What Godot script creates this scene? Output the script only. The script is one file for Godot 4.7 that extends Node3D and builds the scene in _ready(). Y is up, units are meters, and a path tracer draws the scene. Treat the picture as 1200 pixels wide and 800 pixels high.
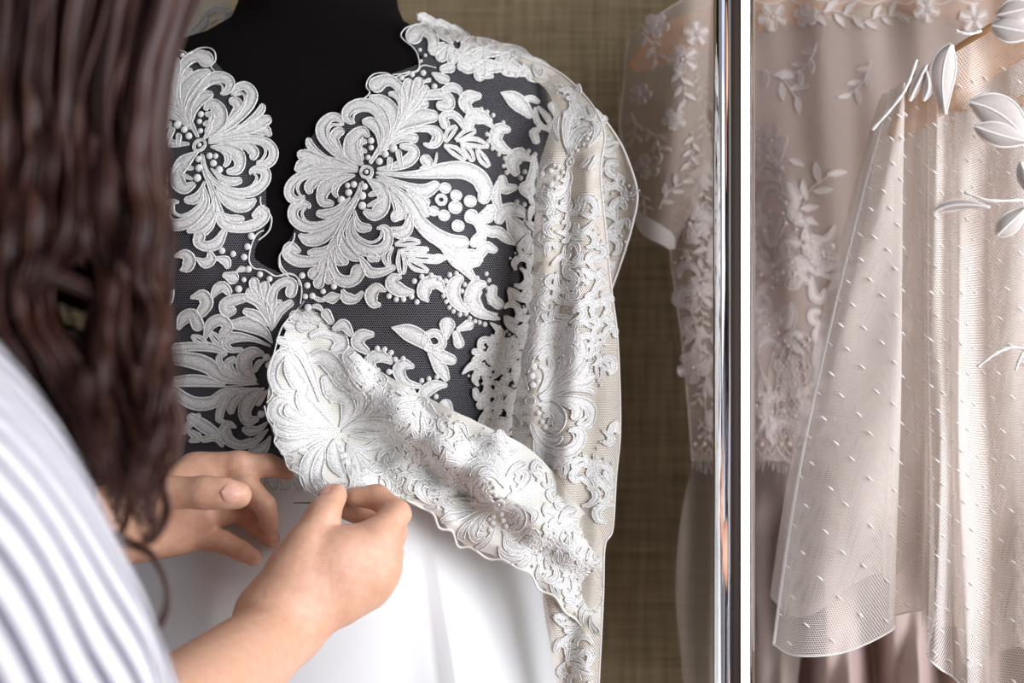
extends Node3D
# A dressmaker pins the lace of a bridal gown on a black dress form; sheer lace garments hang on a chrome rack.
# Metres, y up. The eye stands at (0, EYE, 0) and looks along -z with a 51 mm lens.
const EYE := 1.25
const FOCAL := 1700.0
const AXIS_X := -0.145
const AXIS_Z := -1.09

# ---------------------------------------------------------------- mesh collecting
class Shape:
	var v := PackedVector3Array()
	var uv := PackedVector2Array()
	var col := PackedColorArray()
	var idx := PackedInt32Array()
	func vert(p: Vector3, t := Vector2.ZERO, c := Color.WHITE) -> int:
		v.append(p)
		uv.append(t)
		col.append(c)
		return v.size() - 1
	func quad(a: int, b: int, c: int, d: int) -> void:
		idx.append_array(PackedInt32Array([a, b, c, a, c, d]))
	func lattice(first: int, rows: int, columns: int, closed := false) -> void:
		for r in rows - 1:
			for k in columns - (0 if closed else 1):
				var k2 := (k + 1) % columns
				quad(first + r * columns + k, first + r * columns + k2, first + (r + 1) * columns + k2, first + (r + 1) * columns + k)
	func mesh() -> ArrayMesh:
		var n := PackedVector3Array()
		n.resize(v.size())
		for i in range(0, idx.size(), 3):
			var a := idx[i]
			var b := idx[i + 1]
			var c := idx[i + 2]
			var f := (v[c] - v[a]).cross(v[b] - v[a])
			n[a] += f
			n[b] += f
			n[c] += f
		for i in n.size():
			n[i] = n[i].normalized() if n[i].length_squared() > 1e-24 else Vector3(0, 0, 1)
		var arrays := []
		arrays.resize(Mesh.ARRAY_MAX)
		arrays[Mesh.ARRAY_VERTEX] = v
		arrays[Mesh.ARRAY_NORMAL] = n
		arrays[Mesh.ARRAY_TEX_UV] = uv
		arrays[Mesh.ARRAY_COLOR] = col
		arrays[Mesh.ARRAY_INDEX] = idx
		var m := ArrayMesh.new()
		m.add_surface_from_arrays(Mesh.PRIMITIVE_TRIANGLES, arrays)
		return m

# A cloth surface, kept as a table of places and normals over a rectangle of sight lines; embroidery is laid on it.
class Cloth:
	var x0: float
	var y0: float
	var step: float
	var nx: int
	var ny: int
	var place := PackedVector3Array()
	var up := PackedVector3Array()
	func _init(a: float, b: float, c: float, d: float, s: float, f: Callable) -> void:
		x0 = a
		y0 = b
		step = s
		nx = int((c - a) / s) + 2
		ny = int((d - b) / s) + 2
		for j in ny:
			for i in nx:
				place.append(f.call(a + i * s, b + j * s))
		up.resize(place.size())
		for j in ny:
			for i in nx:
				var l := place[j * nx + maxi(i - 1, 0)]
				var r := place[j * nx + mini(i + 1, nx - 1)]
				var t := place[maxi(j - 1, 0) * nx + i]
				var u := place[mini(j + 1, ny - 1) * nx + i]
				var n := (t - u).cross(l - r).normalized()
				up[j * nx + i] = n if n.z > 0 else -n
	func at(x: float, y: float, h := 0.0) -> Vector3:
		var fx := clampf((x - x0) / step, 0.0, nx - 1.001)
		var fy := clampf((y - y0) / step, 0.0, ny - 1.001)
		var i := int(fx)
		var j := int(fy)
		fx -= i
		fy -= j
		var k := j * nx + i
		var p := place[k].lerp(place[k + 1], fx).lerp(place[k + nx].lerp(place[k + nx + 1], fx), fy)
		if h == 0.0:
			return p
		return p + up[k].lerp(up[k + 1], fx).lerp(up[k + nx].lerp(up[k + nx + 1], fx), fy).normalized() * h

var M := {}
var names := {}

func spot(px: float, py: float, d: float) -> Vector3:
	return Vector3((px - 600.0) / FOCAL * d, EYE + (400.0 - py) / FOCAL * d, -d)

func numbered(called: String) -> String:
	names[called] = names.get(called, -1) + 1
	return called if names[called] == 0 else "%s_%03d" % [called, names[called]]

func thing(called: String, label: String, category: String, at := Vector3.ZERO, group := "") -> Node3D:
	var o := Node3D.new()
	o.name = numbered(called)
	add_child(o, true)
	o.position = at
	tag(o, label, category, group)
	return o

func tag(o: Node, label: String, category: String, group := "") -> void:
	o.set_meta("label", label)
	o.set_meta("category", category)
	if group:
		o.set_meta("group", group)

func put(called: String, m: Mesh, material: Material, parent: Node3D = self) -> MeshInstance3D:
	var o := MeshInstance3D.new()
	o.name = numbered(called) if parent == self else called
	o.mesh = m
	o.material_override = material
	parent.add_child(o, true)
	if parent != self and parent.is_inside_tree():
		o.transform = parent.global_transform.affine_inverse()   # shapes are collected in world places
	return o

func part(called: String, s: Shape, material: Material, parent: Node3D) -> MeshInstance3D:
	return put(called, s.mesh(), material, parent)

func structure(called: String, m: Mesh, material: Material, at: Vector3) -> MeshInstance3D:
	var o := put(called, m, material)
	o.position = at
	o.set_meta("kind", "structure")
	return o

func box(size: Vector3) -> BoxMesh:
	var b := BoxMesh.new()
	b.size = size
	return b

func look(c: Color, rough := 0.7) -> StandardMaterial3D:
	var m := StandardMaterial3D.new()
	m.albedo_color = c
	m.roughness = rough
	return m

func table(t: Array, x: float) -> float:      # smooth reading of a list of Vector2(x, value)
	if x <= t[0].x:
		return t[0].y
	for i in t.size() - 1:
		if x <= t[i + 1].x:
			var p0: float = t[maxi(i - 1, 0)].y
			var p3: float = t[mini(i + 2, t.size() - 1)].y
			var f: float = (x - t[i].x) / (t[i + 1].x - t[i].x)
			var s := cubic_interpolate(t[i].y, t[i + 1].y, p0, p3, f)
			return clampf(s, minf(t[i].y, t[i + 1].y), maxf(t[i].y, t[i + 1].y))
	return t[-1].y

func tube(s: Shape, pts: PackedVector3Array, radii: PackedFloat32Array, sides := 6, c := Color.WHITE, capped := true) -> void:
	var n := pts.size()
	var first := s.v.size()
	var t0 := (pts[1] - pts[0]).normalized()
	var side := t0.cross(Vector3(0.13, 0.21, 0.97)).normalized()
	var run := 0.0
	for i in n:
		var t := (pts[mini(i + 1, n - 1)] - pts[maxi(i - 1, 0)]).normalized()
		side = (side - t * side.dot(t)).normalized()
		var other := t.cross(side)
		if i > 0:
			run += pts[i].distance_to(pts[i - 1])
		for k in sides:
			var a := TAU * k / sides
			s.vert(pts[i] + (side * cos(a) + other * sin(a)) * radii[i], Vector2(k / float(sides), run * 4.0), c)
	s.lattice(first, n, sides, true)
	if capped:
		for e in 2:
			var base := first + (0 if e == 0 else (n - 1) * sides)
			var m := s.vert(pts[0 if e == 0 else n - 1], Vector2.ZERO, c)
			for k in sides:
				var k2 := (k + 1) % sides
				if e == 0:
					s.idx.append_array(PackedInt32Array([m, base + k2, base + k]))
				else:
					s.idx.append_array(PackedInt32Array([m, base + k, base + k2]))

func lathe(s: Shape, profile: Array, at := Vector3.ZERO, sides := 32) -> void:   # Vector2(radius, height)
	var first := s.v.size()
	for p in profile:
		for k in sides:
			var a := -TAU * k / sides
			s.vert(at + Vector3(p.x * cos(a), p.y, p.x * sin(a)), Vector2(k / float(sides), p.y))
	s.lattice(first, profile.size(), sides, true)

func ball(s: Shape, at: Vector3, r: Vector3, c := Color.WHITE, rows := 5, sides := 8) -> void:
	var first := s.v.size()
	for j in rows + 1:
		var b := PI * j / rows
		for k in sides:
			var a := TAU * k / sides
			s.vert(at + Vector3(sin(b) * cos(a), cos(b), sin(b) * sin(a)) * r, Vector2(k / float(sides), j / float(rows)), c)
	s.lattice(first, rows + 1, sides, true)

# ---------------------------------------------------------------- embroidery: strokes with a padded filling between two raised cords
func curve(p: PackedVector3Array, every: float) -> PackedVector3Array:
	var out := PackedVector3Array()
	for i in p.size() - 1:
		var a := p[maxi(i - 1, 0)]
		var d := p[mini(i + 2, p.size() - 1)]
		var n := maxi(2, int(Vector2(p[i].x, p[i].y).distance_to(Vector2(p[i + 1].x, p[i + 1].y)) / every + 0.5))
		for k in n:
			var q := p[i].cubic_interpolate(p[i + 1], a, d, k / float(n))
			q.z = maxf(q.z, 0.1)
			out.append(q)
	out.append(p[-1])
	return out

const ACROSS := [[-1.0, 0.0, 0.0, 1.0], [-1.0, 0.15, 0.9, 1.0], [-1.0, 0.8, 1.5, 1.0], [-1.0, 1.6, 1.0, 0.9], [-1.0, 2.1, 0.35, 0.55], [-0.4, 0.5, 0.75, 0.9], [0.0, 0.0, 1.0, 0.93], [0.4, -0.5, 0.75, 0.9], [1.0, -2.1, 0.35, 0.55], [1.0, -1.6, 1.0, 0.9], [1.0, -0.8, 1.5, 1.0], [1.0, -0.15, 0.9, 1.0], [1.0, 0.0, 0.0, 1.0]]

func petal(s: Shape, on: Cloth, p: PackedVector3Array, cord := 1.0, lift := 0.0, unit := 0.00058) -> void:
	var line := curve(p, 2.4)
	var n := line.size()
	var head := PackedVector3Array()
	for e in 2:                                   # round both ends
		var a := line[0 if e == 0 else n - 1]
		var b := line[1 if e == 0 else n - 2]
		var t := Vector2(a.x - b.x, a.y - b.y).normalized()
		var more := PackedVector3Array()
		var steps := 2 if a.z < 1.5 else 5
		for k in steps:
			var f := sin(PI / 2 * (k + 1) / steps)
			more.append(Vector3(a.x + t.x * a.z * f, a.y + t.y * a.z * f, maxf(a.z * sqrt(maxf(0.0, 1 - f * f)), 0.02)))
		if e == 0:
			more.reverse()
			head = more
		else:
			line = head + line + more
	n = line.size()
	var first := s.v.size()
	var run := 0.0
	for i in n:
		var a := line[maxi(i - 1, 0)]
		var b := line[mini(i + 1, n - 1)]
		var t := Vector2(b.x - a.x, b.y - a.y).normalized()
		if i > 0:
			run += Vector2(line[i].x - line[i - 1].x, line[i].y - line[i - 1].y).length()
		var w := line[i].z
		var squeeze := minf(1.0, w / (2.3 * cord))
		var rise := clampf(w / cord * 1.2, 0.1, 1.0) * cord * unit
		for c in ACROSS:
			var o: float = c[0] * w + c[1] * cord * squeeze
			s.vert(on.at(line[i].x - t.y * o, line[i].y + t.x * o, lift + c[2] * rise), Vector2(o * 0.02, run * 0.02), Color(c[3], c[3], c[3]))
	s.lattice(first, n, ACROSS.size())

func cord(s: Shape, on: Cloth, p: PackedVector3Array, r := 1.0, lift := 0.0, unit := 0.00058) -> void:
	var line := curve(p, 2.5)
	var pts := PackedVector3Array()
	var radii := PackedFloat32Array()
	for q in line:
		pts.append(on.at(q.x, q.y, lift + r * unit * 0.6))
		radii.append(r * unit)
	tube(s, pts, radii, 6)

func knot(s: Shape, on: Cloth, x: float, y: float, r: float, lift := 0.0, unit := 0.00058) -> void:
	ball(s, on.at(x, y, lift + minf(r, 2.0) * unit * 0.3), Vector3(r, r, minf(r * 0.75, 1.5 + r * 0.1)) * unit, Color.WHITE, 6, 10)

func leaf_loop(s: Shape, on: Cloth, p: PackedVector3Array, lift := 0.0) -> void:   # a leaf with a slit: a band round its edge
	var line := curve(p, 3.0)
	var ring := PackedVector3Array()
	var n := line.size()
	for side in [1.0, -1.0]:
		for k in n:
			var i: int = k if side > 0 else n - 1 - k
			var a := line[maxi(i - 1, 0)]
			var b := line[mini(i + 1, n - 1)]
			var t := Vector2(b.x - a.x, b.y - a.y).normalized()
			var w: float = line[i].z * 0.62 * side
			ring.append(Vector3(line[i].x - t.y * w, line[i].y + t.x * w, 0.9 + line[i].z * 0.3))
	petal(s, on, ring, 0.8, lift)

# «P x y w, ...» petal, «C x y, ...» cord, «L x y w, ...» leaf, «D x y r, ...» knots; read in a frame of origin o and scale k
func read(text: String, o: Vector2, k: float) -> Array:
	var out := []
	for line in text.split("\n", false):
		var row := line.strip_edges()
		if row.length() < 3:
			continue
		var kind := row[0]
		var pts := PackedVector3Array()
		for item in row.substr(1).split(","):
			var f := item.strip_edges().split_floats(" ", false)
			if f.size() >= 2:
				pts.append(Vector3(o.x + f[0] * k, o.y + f[1] * k, (f[2] * k * (1.09 if kind == "P" and f[2] * k > 1.6 else 1.0)) if f.size() > 2 else 1.0))
		out.append([kind, pts])
	return out

func turned(strokes: Array, centre: Vector2, to: Vector2, angle: float, size: Vector2) -> Array:
	var out := []
	for st in strokes:
		var pts := PackedVector3Array()
		for q in st[1]:
			var d := Vector2((q.x - centre.x) * size.x, (q.y - centre.y) * size.y).rotated(angle)
			pts.append(Vector3(to.x + d.x, to.y + d.y, q.z * (absf(size.x) + absf(size.y)) * 0.5))
		out.append([st[0], pts])
	return out

const CALLED := {"P": "embroidered_petal", "L": "embroidered_leaf", "C": "outline_cord"}

func sew(strokes: Array, on: Cloth, material: Material, parent: Node3D, lift := 0.0006, apart := true, keep: Variant = null, thread := 1.0) -> void:
	var knots := Shape.new()
	var rest := Shape.new()
	for st in strokes:
		var pts: PackedVector3Array = st[1]
		if keep != null:
			var fits := true
			for q in pts:
				fits = fits and keep.call(q.x, q.y)
			if not fits:
				continue
		if st[0] == "D":
			for q in pts:
				if q.z < 5.2:
					knot(knots, on, q.x, q.y, q.z, lift)
					continue
				var round_piece := Shape.new()          # a large dot is a stitched disc with a corded rim
				petal(round_piece, on, PackedVector3Array([Vector3(q.x - q.z * 0.1, q.y, q.z * 0.92), Vector3(q.x + q.z * 0.1, q.y + q.z * 0.05, q.z * 0.92)]), 0.9, lift)
				part("embroidered_disc", round_piece, material, parent)
			continue
		var s := Shape.new() if apart else rest
		match st[0]:
			"P": petal(s, on, pts, thread, lift)
			"L": leaf_loop(s, on, pts, lift)
			"C": cord(s, on, pts, 0.9 * thread, lift)
		if apart:
			part(CALLED[st[0]], s, material, parent)
	if rest.v.size():
		part("embroidered_scrolls", rest, material, parent).set_meta("kind", "stuff")
	if knots.v.size():
		part("embroidered_knots", knots, material, parent).set_meta("kind", "stuff")

func stitch(called: String, strokes: Array, on: Cloth, material: Material, parent: Node3D, lift: float, thread: float) -> void:   # one motif, one piece
	var s := Shape.new()
	for st in strokes:
		var pts: PackedVector3Array = st[1]
		match st[0]:
			"P": petal(s, on, pts, thread, lift)
			"C": cord(s, on, pts, 0.9 * thread, lift)
			"D":
				for q in pts:
					knot(s, on, q.x, q.y, q.z, lift)
	part(called, s, material, parent)

func inside(rows: Array, x: float, y: float, edge := 0.0) -> bool:      # rows of Vector3(y, left, right)
	if y < rows[0].x or y > rows[-1].x:
		return false
	for i in rows.size() - 1:
		if y <= rows[i + 1].x:
			var f: float = (y - rows[i].x) / maxf(rows[i + 1].x - rows[i].x, 0.001)
			return x > lerpf(rows[i].y, rows[i + 1].y, f) + edge and x < lerpf(rows[i].z, rows[i + 1].z, f) - edge
	return false

func filler(rows: Array, gap: float, size: float, rng: RandomNumberGenerator, tries := 900, avoid: Variant = null) -> Array:
	var out := []
	var taken := PackedVector2Array()
	var x0 := 1e9
	var x1 := -1e9
	for r in rows:
		x0 = minf(x0, r.y)
		x1 = maxf(x1, r.z)
	for n in tries:
		var q := Vector2(rng.randf_range(x0, x1), rng.randf_range(rows[0].x, rows[-1].x))
		var turn := rng.randf() * TAU
		var hand := -1.0 if rng.randf() < 0.5 else 1.0
		var kind := rng.randf()
		var k := size * rng.randf_range(0.75, 1.25)
		if not inside(rows, q.x, q.y, size * 0.55) or avoid != null and avoid.call(q.x, q.y):
			continue
		var free := true
		for t in taken:
			if t.distance_squared_to(q) < gap * gap:
				free = false
				break
		if not free:
			continue
		taken.append(q)
		var shape: Array
		if kind < 0.4:
			shape = [["P", [Vector3(0.9, 0.6, 0.1), Vector3(0.3, 0.5, 0.26), Vector3(-0.4, 0.2, 0.36), Vector3(-0.45, -0.4, 0.34), Vector3(0.1, -0.5, 0.24)]]]
		elif kind < 0.7:
			shape = [["P", [Vector3(-0.9, 0.5, 0.12), Vector3(-0.7, -0.1, 0.25), Vector3(-0.1, -0.5, 0.33), Vector3(0.5, -0.2, 0.3), Vector3(0.6, 0.3, 0.16)]], ["D", [Vector3(-1.0, -0.5, 0.14), Vector3(-0.5, -0.95, 0.14), Vector3(0.1, -1.1, 0.14), Vector3(0.7, -0.8, 0.14)]]]
		elif kind < 0.85:
			shape = [["L", [Vector3(-0.8, 0.0, 0.1), Vector3(0.0, 0.1, 0.42), Vector3(0.9, -0.1, 0.1)]], ["L", [Vector3(-0.8, 0.1, 0.1), Vector3(-0.3, 0.6, 0.3), Vector3(0.4, 0.95, 0.08)]]]
		else:
			shape = [["P", [Vector3(-0.9, 0.1, 0.1), Vector3(-0.2, -0.1, 0.3), Vector3(0.5, 0.0, 0.42)]], ["P", [Vector3(-0.8, 0.3, 0.1), Vector3(-0.2, 0.5, 0.24), Vector3(0.3, 0.75, 0.3)]]]
		for st in shape:
			var pts := PackedVector3Array()
			for p in st[1]:
				var d := Vector2(p.x, p.y * hand).rotated(turn) * k
				pts.append(Vector3(q.x + d.x, q.y + d.y, p.z * k))
			out.append([st[0], pts])
	return out

# A sheet of cloth between a left and a right edge given row by row, laid on a Cloth
func sheet(s: Shape, on: Cloth, rows: Array, columns := 24, every := 6.0, lift := 0.0) -> void:
	var first := s.v.size()
	var count := 0
	var y: float = rows[0].x
	var l := []
	var r := []
	for q in rows:
		l.append(Vector2(q.x, q.y))
		r.append(Vector2(q.x, q.z))
	var lines := int((rows[-1].x - y) / every) + 1
	for j in lines + 1:
		var yy: float = lerpf(rows[0].x, rows[-1].x, j / float(lines))
		var a := table(l, yy)
		var b := table(r, yy)
		for i in columns + 1:
			var x := lerpf(a, b, i / float(columns))
			var p := on.at(x, yy, lift)
			s.vert(p, Vector2(p.x, -p.y) * 100.0)
		count += 1
	s.lattice(first, count, columns + 1)

# ---------------------------------------------------------------- bodies: a smooth union of tapered capsules, meshed as surface nets
func nets(bones: Array, cell: float) -> Shape:     # bone: [from, to, radius from, radius to, blend]
	var lo := Vector3(1e9, 1e9, 1e9)
	var hi := -lo
	for b in bones:
		for e in 2:
			var pad: float = b[2 + e] + b[4] + cell * 3
			lo = lo.min(b[e] - Vector3.ONE * pad)
			hi = hi.max(b[e] + Vector3.ONE * pad)
	var n := Vector3i(((hi - lo) / cell).ceil()) + Vector3i.ONE
	var field := PackedFloat32Array()
	field.resize(n.x * n.y * n.z)
	field.fill(1.0)
	var sy := n.x
	var sz := n.x * n.y
	for b in bones:
		var pa: Vector3 = b[0]
		var ba: Vector3 = b[1] - pa
		var ra: float = b[2]
		var rb: float = b[3]
		var k: float = b[4]
		var len2 := maxf(ba.length_squared(), 1e-9)
		var pad := maxf(ra, rb) + k + cell * 2
		var c0 := Vector3i(((pa.min(b[1]) - Vector3.ONE * pad - lo) / cell).floor()).clamp(Vector3i.ZERO, n - Vector3i.ONE)
		var c1 := Vector3i(((pa.max(b[1]) + Vector3.ONE * pad - lo) / cell).ceil()).clamp(Vector3i.ZERO, n - Vector3i.ONE)
		for z in range(c0.z, c1.z + 1):
			for y in range(c0.y, c1.y + 1):
				var at := z * sz + y * sy
				for x in range(c0.x, c1.x + 1):
					var d := lo + Vector3(x, y, z) * cell - pa
					var h := clampf(d.dot(ba) / len2, 0.0, 1.0)
					var v := (d - ba * h).length() - lerpf(ra, rb, h)
					var o := field[at + x]
					var e := maxf(k - absf(o - v), 0.0)
					field[at + x] = minf(o, v) - e * e / (4.0 * k)
	var s := Shape.new()
	var ids := {}
	var corner := [0, 1, sy, sy + 1, sz, sz + 1, sz + sy, sz + sy + 1]
	var where := [Vector3(0, 0, 0), Vector3(1, 0, 0), Vector3(0, 1, 0), Vector3(1, 1, 0), Vector3(0, 0, 1), Vector3(1, 0, 1), Vector3(0, 1, 1), Vector3(1, 1, 1)]
	var edges := [0, 1, 2, 3, 4, 5, 6, 7, 0, 2, 1, 3, 4, 6, 5, 7, 0, 4, 1, 5, 2, 6, 3, 7]
	for z in n.z - 1:
		for y in n.y - 1:
			var row := z * sz + y * sy
			for x in n.x - 1:
				var at := row + x
				var f0 := field[at]
				if f0 > cell * 2.5 or f0 < -cell * 2.5:
					continue
				var neg := 0
				for c in corner:
					if field[at + c] < 0.0:
						neg += 1
				if neg == 0 or neg == 8:
					continue
				var sum := Vector3.ZERO
				var hits := 0
				for e in range(0, 24, 2):
					var fa := field[at + corner[edges[e]]]
					var fb := field[at + corner[edges[e + 1]]]
					if (fa < 0.0) != (fb < 0.0):
						sum += where[edges[e]].lerp(where[edges[e + 1]], fa / (fa - fb))
						hits += 1
				var p := lo + (Vector3(x, y, z) + sum / hits) * cell
				ids[at] = s.vert(p, Vector2(p.x, p.y) * 10.0)
	for at in ids:
		var f0 := field[at]
		for axis in 3:
			var a: int = [1, sy, sz][axis]
			var u: int = [sy, sz, 1][axis]
			var w: int = [sz, 1, sy][axis]
			var inside0 := f0 < 0.0
			if inside0 == (field[at + a] < 0.0):
				continue
			if not (ids.has(at - u) and ids.has(at - w) and ids.has(at - u - w)):
				continue
			var q: Array = [ids[at], ids[at - u], ids[at - u - w], ids[at - w]]
			if inside0:
				s.quad(q[0], q[3], q[2], q[1])
			else:
				s.quad(q[0], q[1], q[2], q[3])
	return s

# ---------------------------------------------------------------- the garment surfaces
func torso_half_width(y: float) -> float:
	return table([Vector2(0.78, 0.17), Vector2(0.95, 0.172), Vector2(1.065, 0.15), Vector2(1.151, 0.135), Vector2(1.219, 0.146), Vector2(1.281, 0.158), Vector2(1.343, 0.166), Vector2(1.404, 0.173), Vector2(1.435, 0.172), Vector2(1.448, 0.163), Vector2(1.46, 0.143), Vector2(1.472, 0.1), Vector2(1.478, 0.08), Vector2(1.485, 0.067), Vector2(1.497, 0.06), Vector2(1.53, 0.056), Vector2(1.56, 0.055)], y)

func torso_half_depth(y: float) -> float:
	return table([Vector2(0.78, 0.13), Vector2(0.95, 0.125), Vector2(1.151, 0.088), Vector2(1.219, 0.096), Vector2(1.3, 0.11), Vector2(1.36, 0.108), Vector2(1.404, 0.1), Vector2(1.448, 0.08), Vector2(1.472, 0.068), Vector2(1.497, 0.06), Vector2(1.56, 0.055)], y)

func bust(x: float, y: float) -> float:
	var f := 0.0
	for s in [-1.0, 1.0]:
		f += 0.024 * exp(-pow((x - AXIS_X - s * 0.078) / 0.062, 2.0) - pow((y - 1.325) / 0.065, 2.0))
	return f

func torso_front(x: float, y: float) -> float:       # z of the front of the form
	var u := absf(x - AXIS_X) / torso_half_width(y)
	if u >= 1.0:
		return AXIS_Z - (u - 1.0) * 0.05
	return AXIS_Z + torso_half_depth(y) * pow(1.0 - pow(u, 2.3), 1.0 / 2.3) + bust(x, y)

func body_at(px: float, py: float) -> Vector3:
	var d := 1.0
	for i in 5:
		d = -torso_front((px - 600.0) / FOCAL * d, EYE + (400.0 - py) / FOCAL * d)
		d = clampf(d, 0.9, 1.12)
	return spot(px, py, d)

func sleeve_at(px: float, py: float) -> Vector3:
	var u := clampf((px - 672.0) / (80.0 if px < 672.0 else 52.0), -1.0, 1.0)
	var d := 1.032 - 0.042 * sqrt(maxf(0.0, 1.0 - u * u)) + 0.004 * sin(px * 0.13 + py * 0.012) + 0.002 * sin(px * 0.06 - py * 0.03)
	if py < 180.0:
		d = lerpf(minf(1.06, -body_at(px, py).z - 0.004), d, smoothstep(60.0, 200.0, py))
	return spot(px, py, d)

func sleeve_back_at(px: float, py: float) -> Vector3:
	return spot(px, py, 1.05 + 0.004 * sin(px * 0.08) + 0.00005 * (py - 200.0))

var flap_points := [Vector3(350, 362, .978), Vector3(322, 430, .957), Vector3(314, 465, .95), Vector3(325, 520, .945), Vector3(350, 560, .94), Vector3(380, 580, .936), Vector3(410, 578, .94),
	Vector3(375, 410, .98), Vector3(400, 465, .984), Vector3(418, 500, .987), Vector3(445, 525, .99), Vector3(500, 555, .991), Vector3(540, 590, .99),
	Vector3(420, 440, .972), Vector3(470, 490, .966), Vector3(520, 530, .962), Vector3(570, 565, .962), Vector3(625, 610, .968),
	Vector3(400, 392, .983), Vector3(440, 430, .982), Vector3(500, 465, .982), Vector3(560, 500, .982), Vector3(620, 525, .986), Vector3(660, 565, .992), Vector3(700, 620, 1.0),
	Vector3(480, 575, .97), Vector3(520, 610, .972), Vector3(545, 640, .975), Vector3(600, 655, .976), Vector3(640, 690, .98), Vector3(690, 745, .992), Vector3(700, 690, .998), Vector3(660, 640, .978)]

func flap_at(px: float, py: float) -> Vector3:
	var total := 0.0
	var d := 0.0
	for q in flap_points:
		var w := 1.0 / (pow((q.x - px) * (q.x - px) + (q.y - py) * (q.y - py), 1.5) + 900.0)
		total += w
		d += w * q.z
	d = d / total
	d += 0.0022 * sin(px * 0.075 - py * 0.10) * clampf((px - 420.0) / 80.0, 0.0, 1.0)
	return spot(px, py, d)

const FLAP_ROWS := [Vector3(362, 347, 356), Vector3(380, 338, 384), Vector3(400, 330, 406), Vector3(430, 320, 438), Vector3(460, 314, 488), Vector3(475, 313, 520), Vector3(490, 315, 552), Vector3(520, 325, 612), Vector3(550, 340, 645), Vector3(570, 360, 660), Vector3(580, 378, 668), Vector3(584, 440, 672), Vector3(588, 482, 675), Vector3(600, 508, 685), Vector3(620, 526, 702), Vector3(640, 548, 706), Vector3(655, 592, 706), Vector3(675, 624, 706), Vector3(700, 650, 705), Vector3(745, 690, 703)]
const SLEEVE_ROWS := [Vector3(66, 596, 610), Vector3(82, 612, 650), Vector3(105, 640, 678), Vector3(132, 650, 699), Vector3(160, 642, 708), Vector3(200, 630, 703), Vector3(260, 626, 708), Vector3(340, 624, 716), Vector3(400, 616, 723), Vector3(500, 600, 726), Vector3(560, 610, 721), Vector3(620, 640, 717), Vector3(640, 640, 708), Vector3(700, 636, 706), Vector3(800, 652, 701), Vector3(840, 656, 700)]
const SLEEVE_BACK_ROWS := [Vector3(100, 650, 672), Vector3(132, 672, 702), Vector3(160, 680, 722), Vector3(185, 684, 735), Vector3(225, 688, 747), Vector3(260, 690, 742), Vector3(300, 694, 730), Vector3(348, 700, 713)]

# ---------------------------------------------------------------- the lace pattern, stitched stroke by stroke
const MEDALLION_A := """
P 600 785 6, 500 730 22, 400 640 38, 325 545 42, 320 470 42, 380 405 35, 440 405 30, 475 440 16
P 520 720 8, 430 640 14, 375 560 14, 368 500 11, 400 460 11, 450 462 11, 485 455 9
P 500 720 8, 440 620 28, 410 565 38, 440 520 40, 462 512 32
P 600 790 6, 430 770 22, 300 735 45, 205 700 50, 165 690 38
P 400 735 8, 275 660 24, 225 610 30, 218 585 25
P 780 660 18, 815 560 22, 815 470 34, 770 375 44, 690 315 46, 600 305 42, 525 345 40, 508 400 34, 540 435 22, 565 440 12
P 790 600 8, 785 520 9, 755 440 10, 715 375 10, 640 350 10, 575 375 9, 562 420 8
P 765 640 9, 760 540 26, 725 465 42, 685 440 40, 660 438 28
P 830 570 8, 868 450 45, 840 350 62, 775 280 48, 710 255 26
P 640 775 10, 565 690 58, 555 600 62, 595 535 50, 645 512 38, 670 540 20
P 640 725 10, 612 650 20, 615 600 24, 650 590 20
P 620 740 10, 612 690 20, 632 660 22, 655 665 16
D 700 585 26, 702 640 22, 680 715 22
C 640 265, 690 215, 662 170, 680 105, 735 65, 820 62, 882 95, 935 68, 1000 48
P 850 560 10, 905 440 20, 935 340 30, 945 260 32, 920 180 36, 860 125 40, 800 120 46, 745 150 60
P 925 340 8, 910 260 22, 880 228 26, 850 225 18
"""
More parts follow.
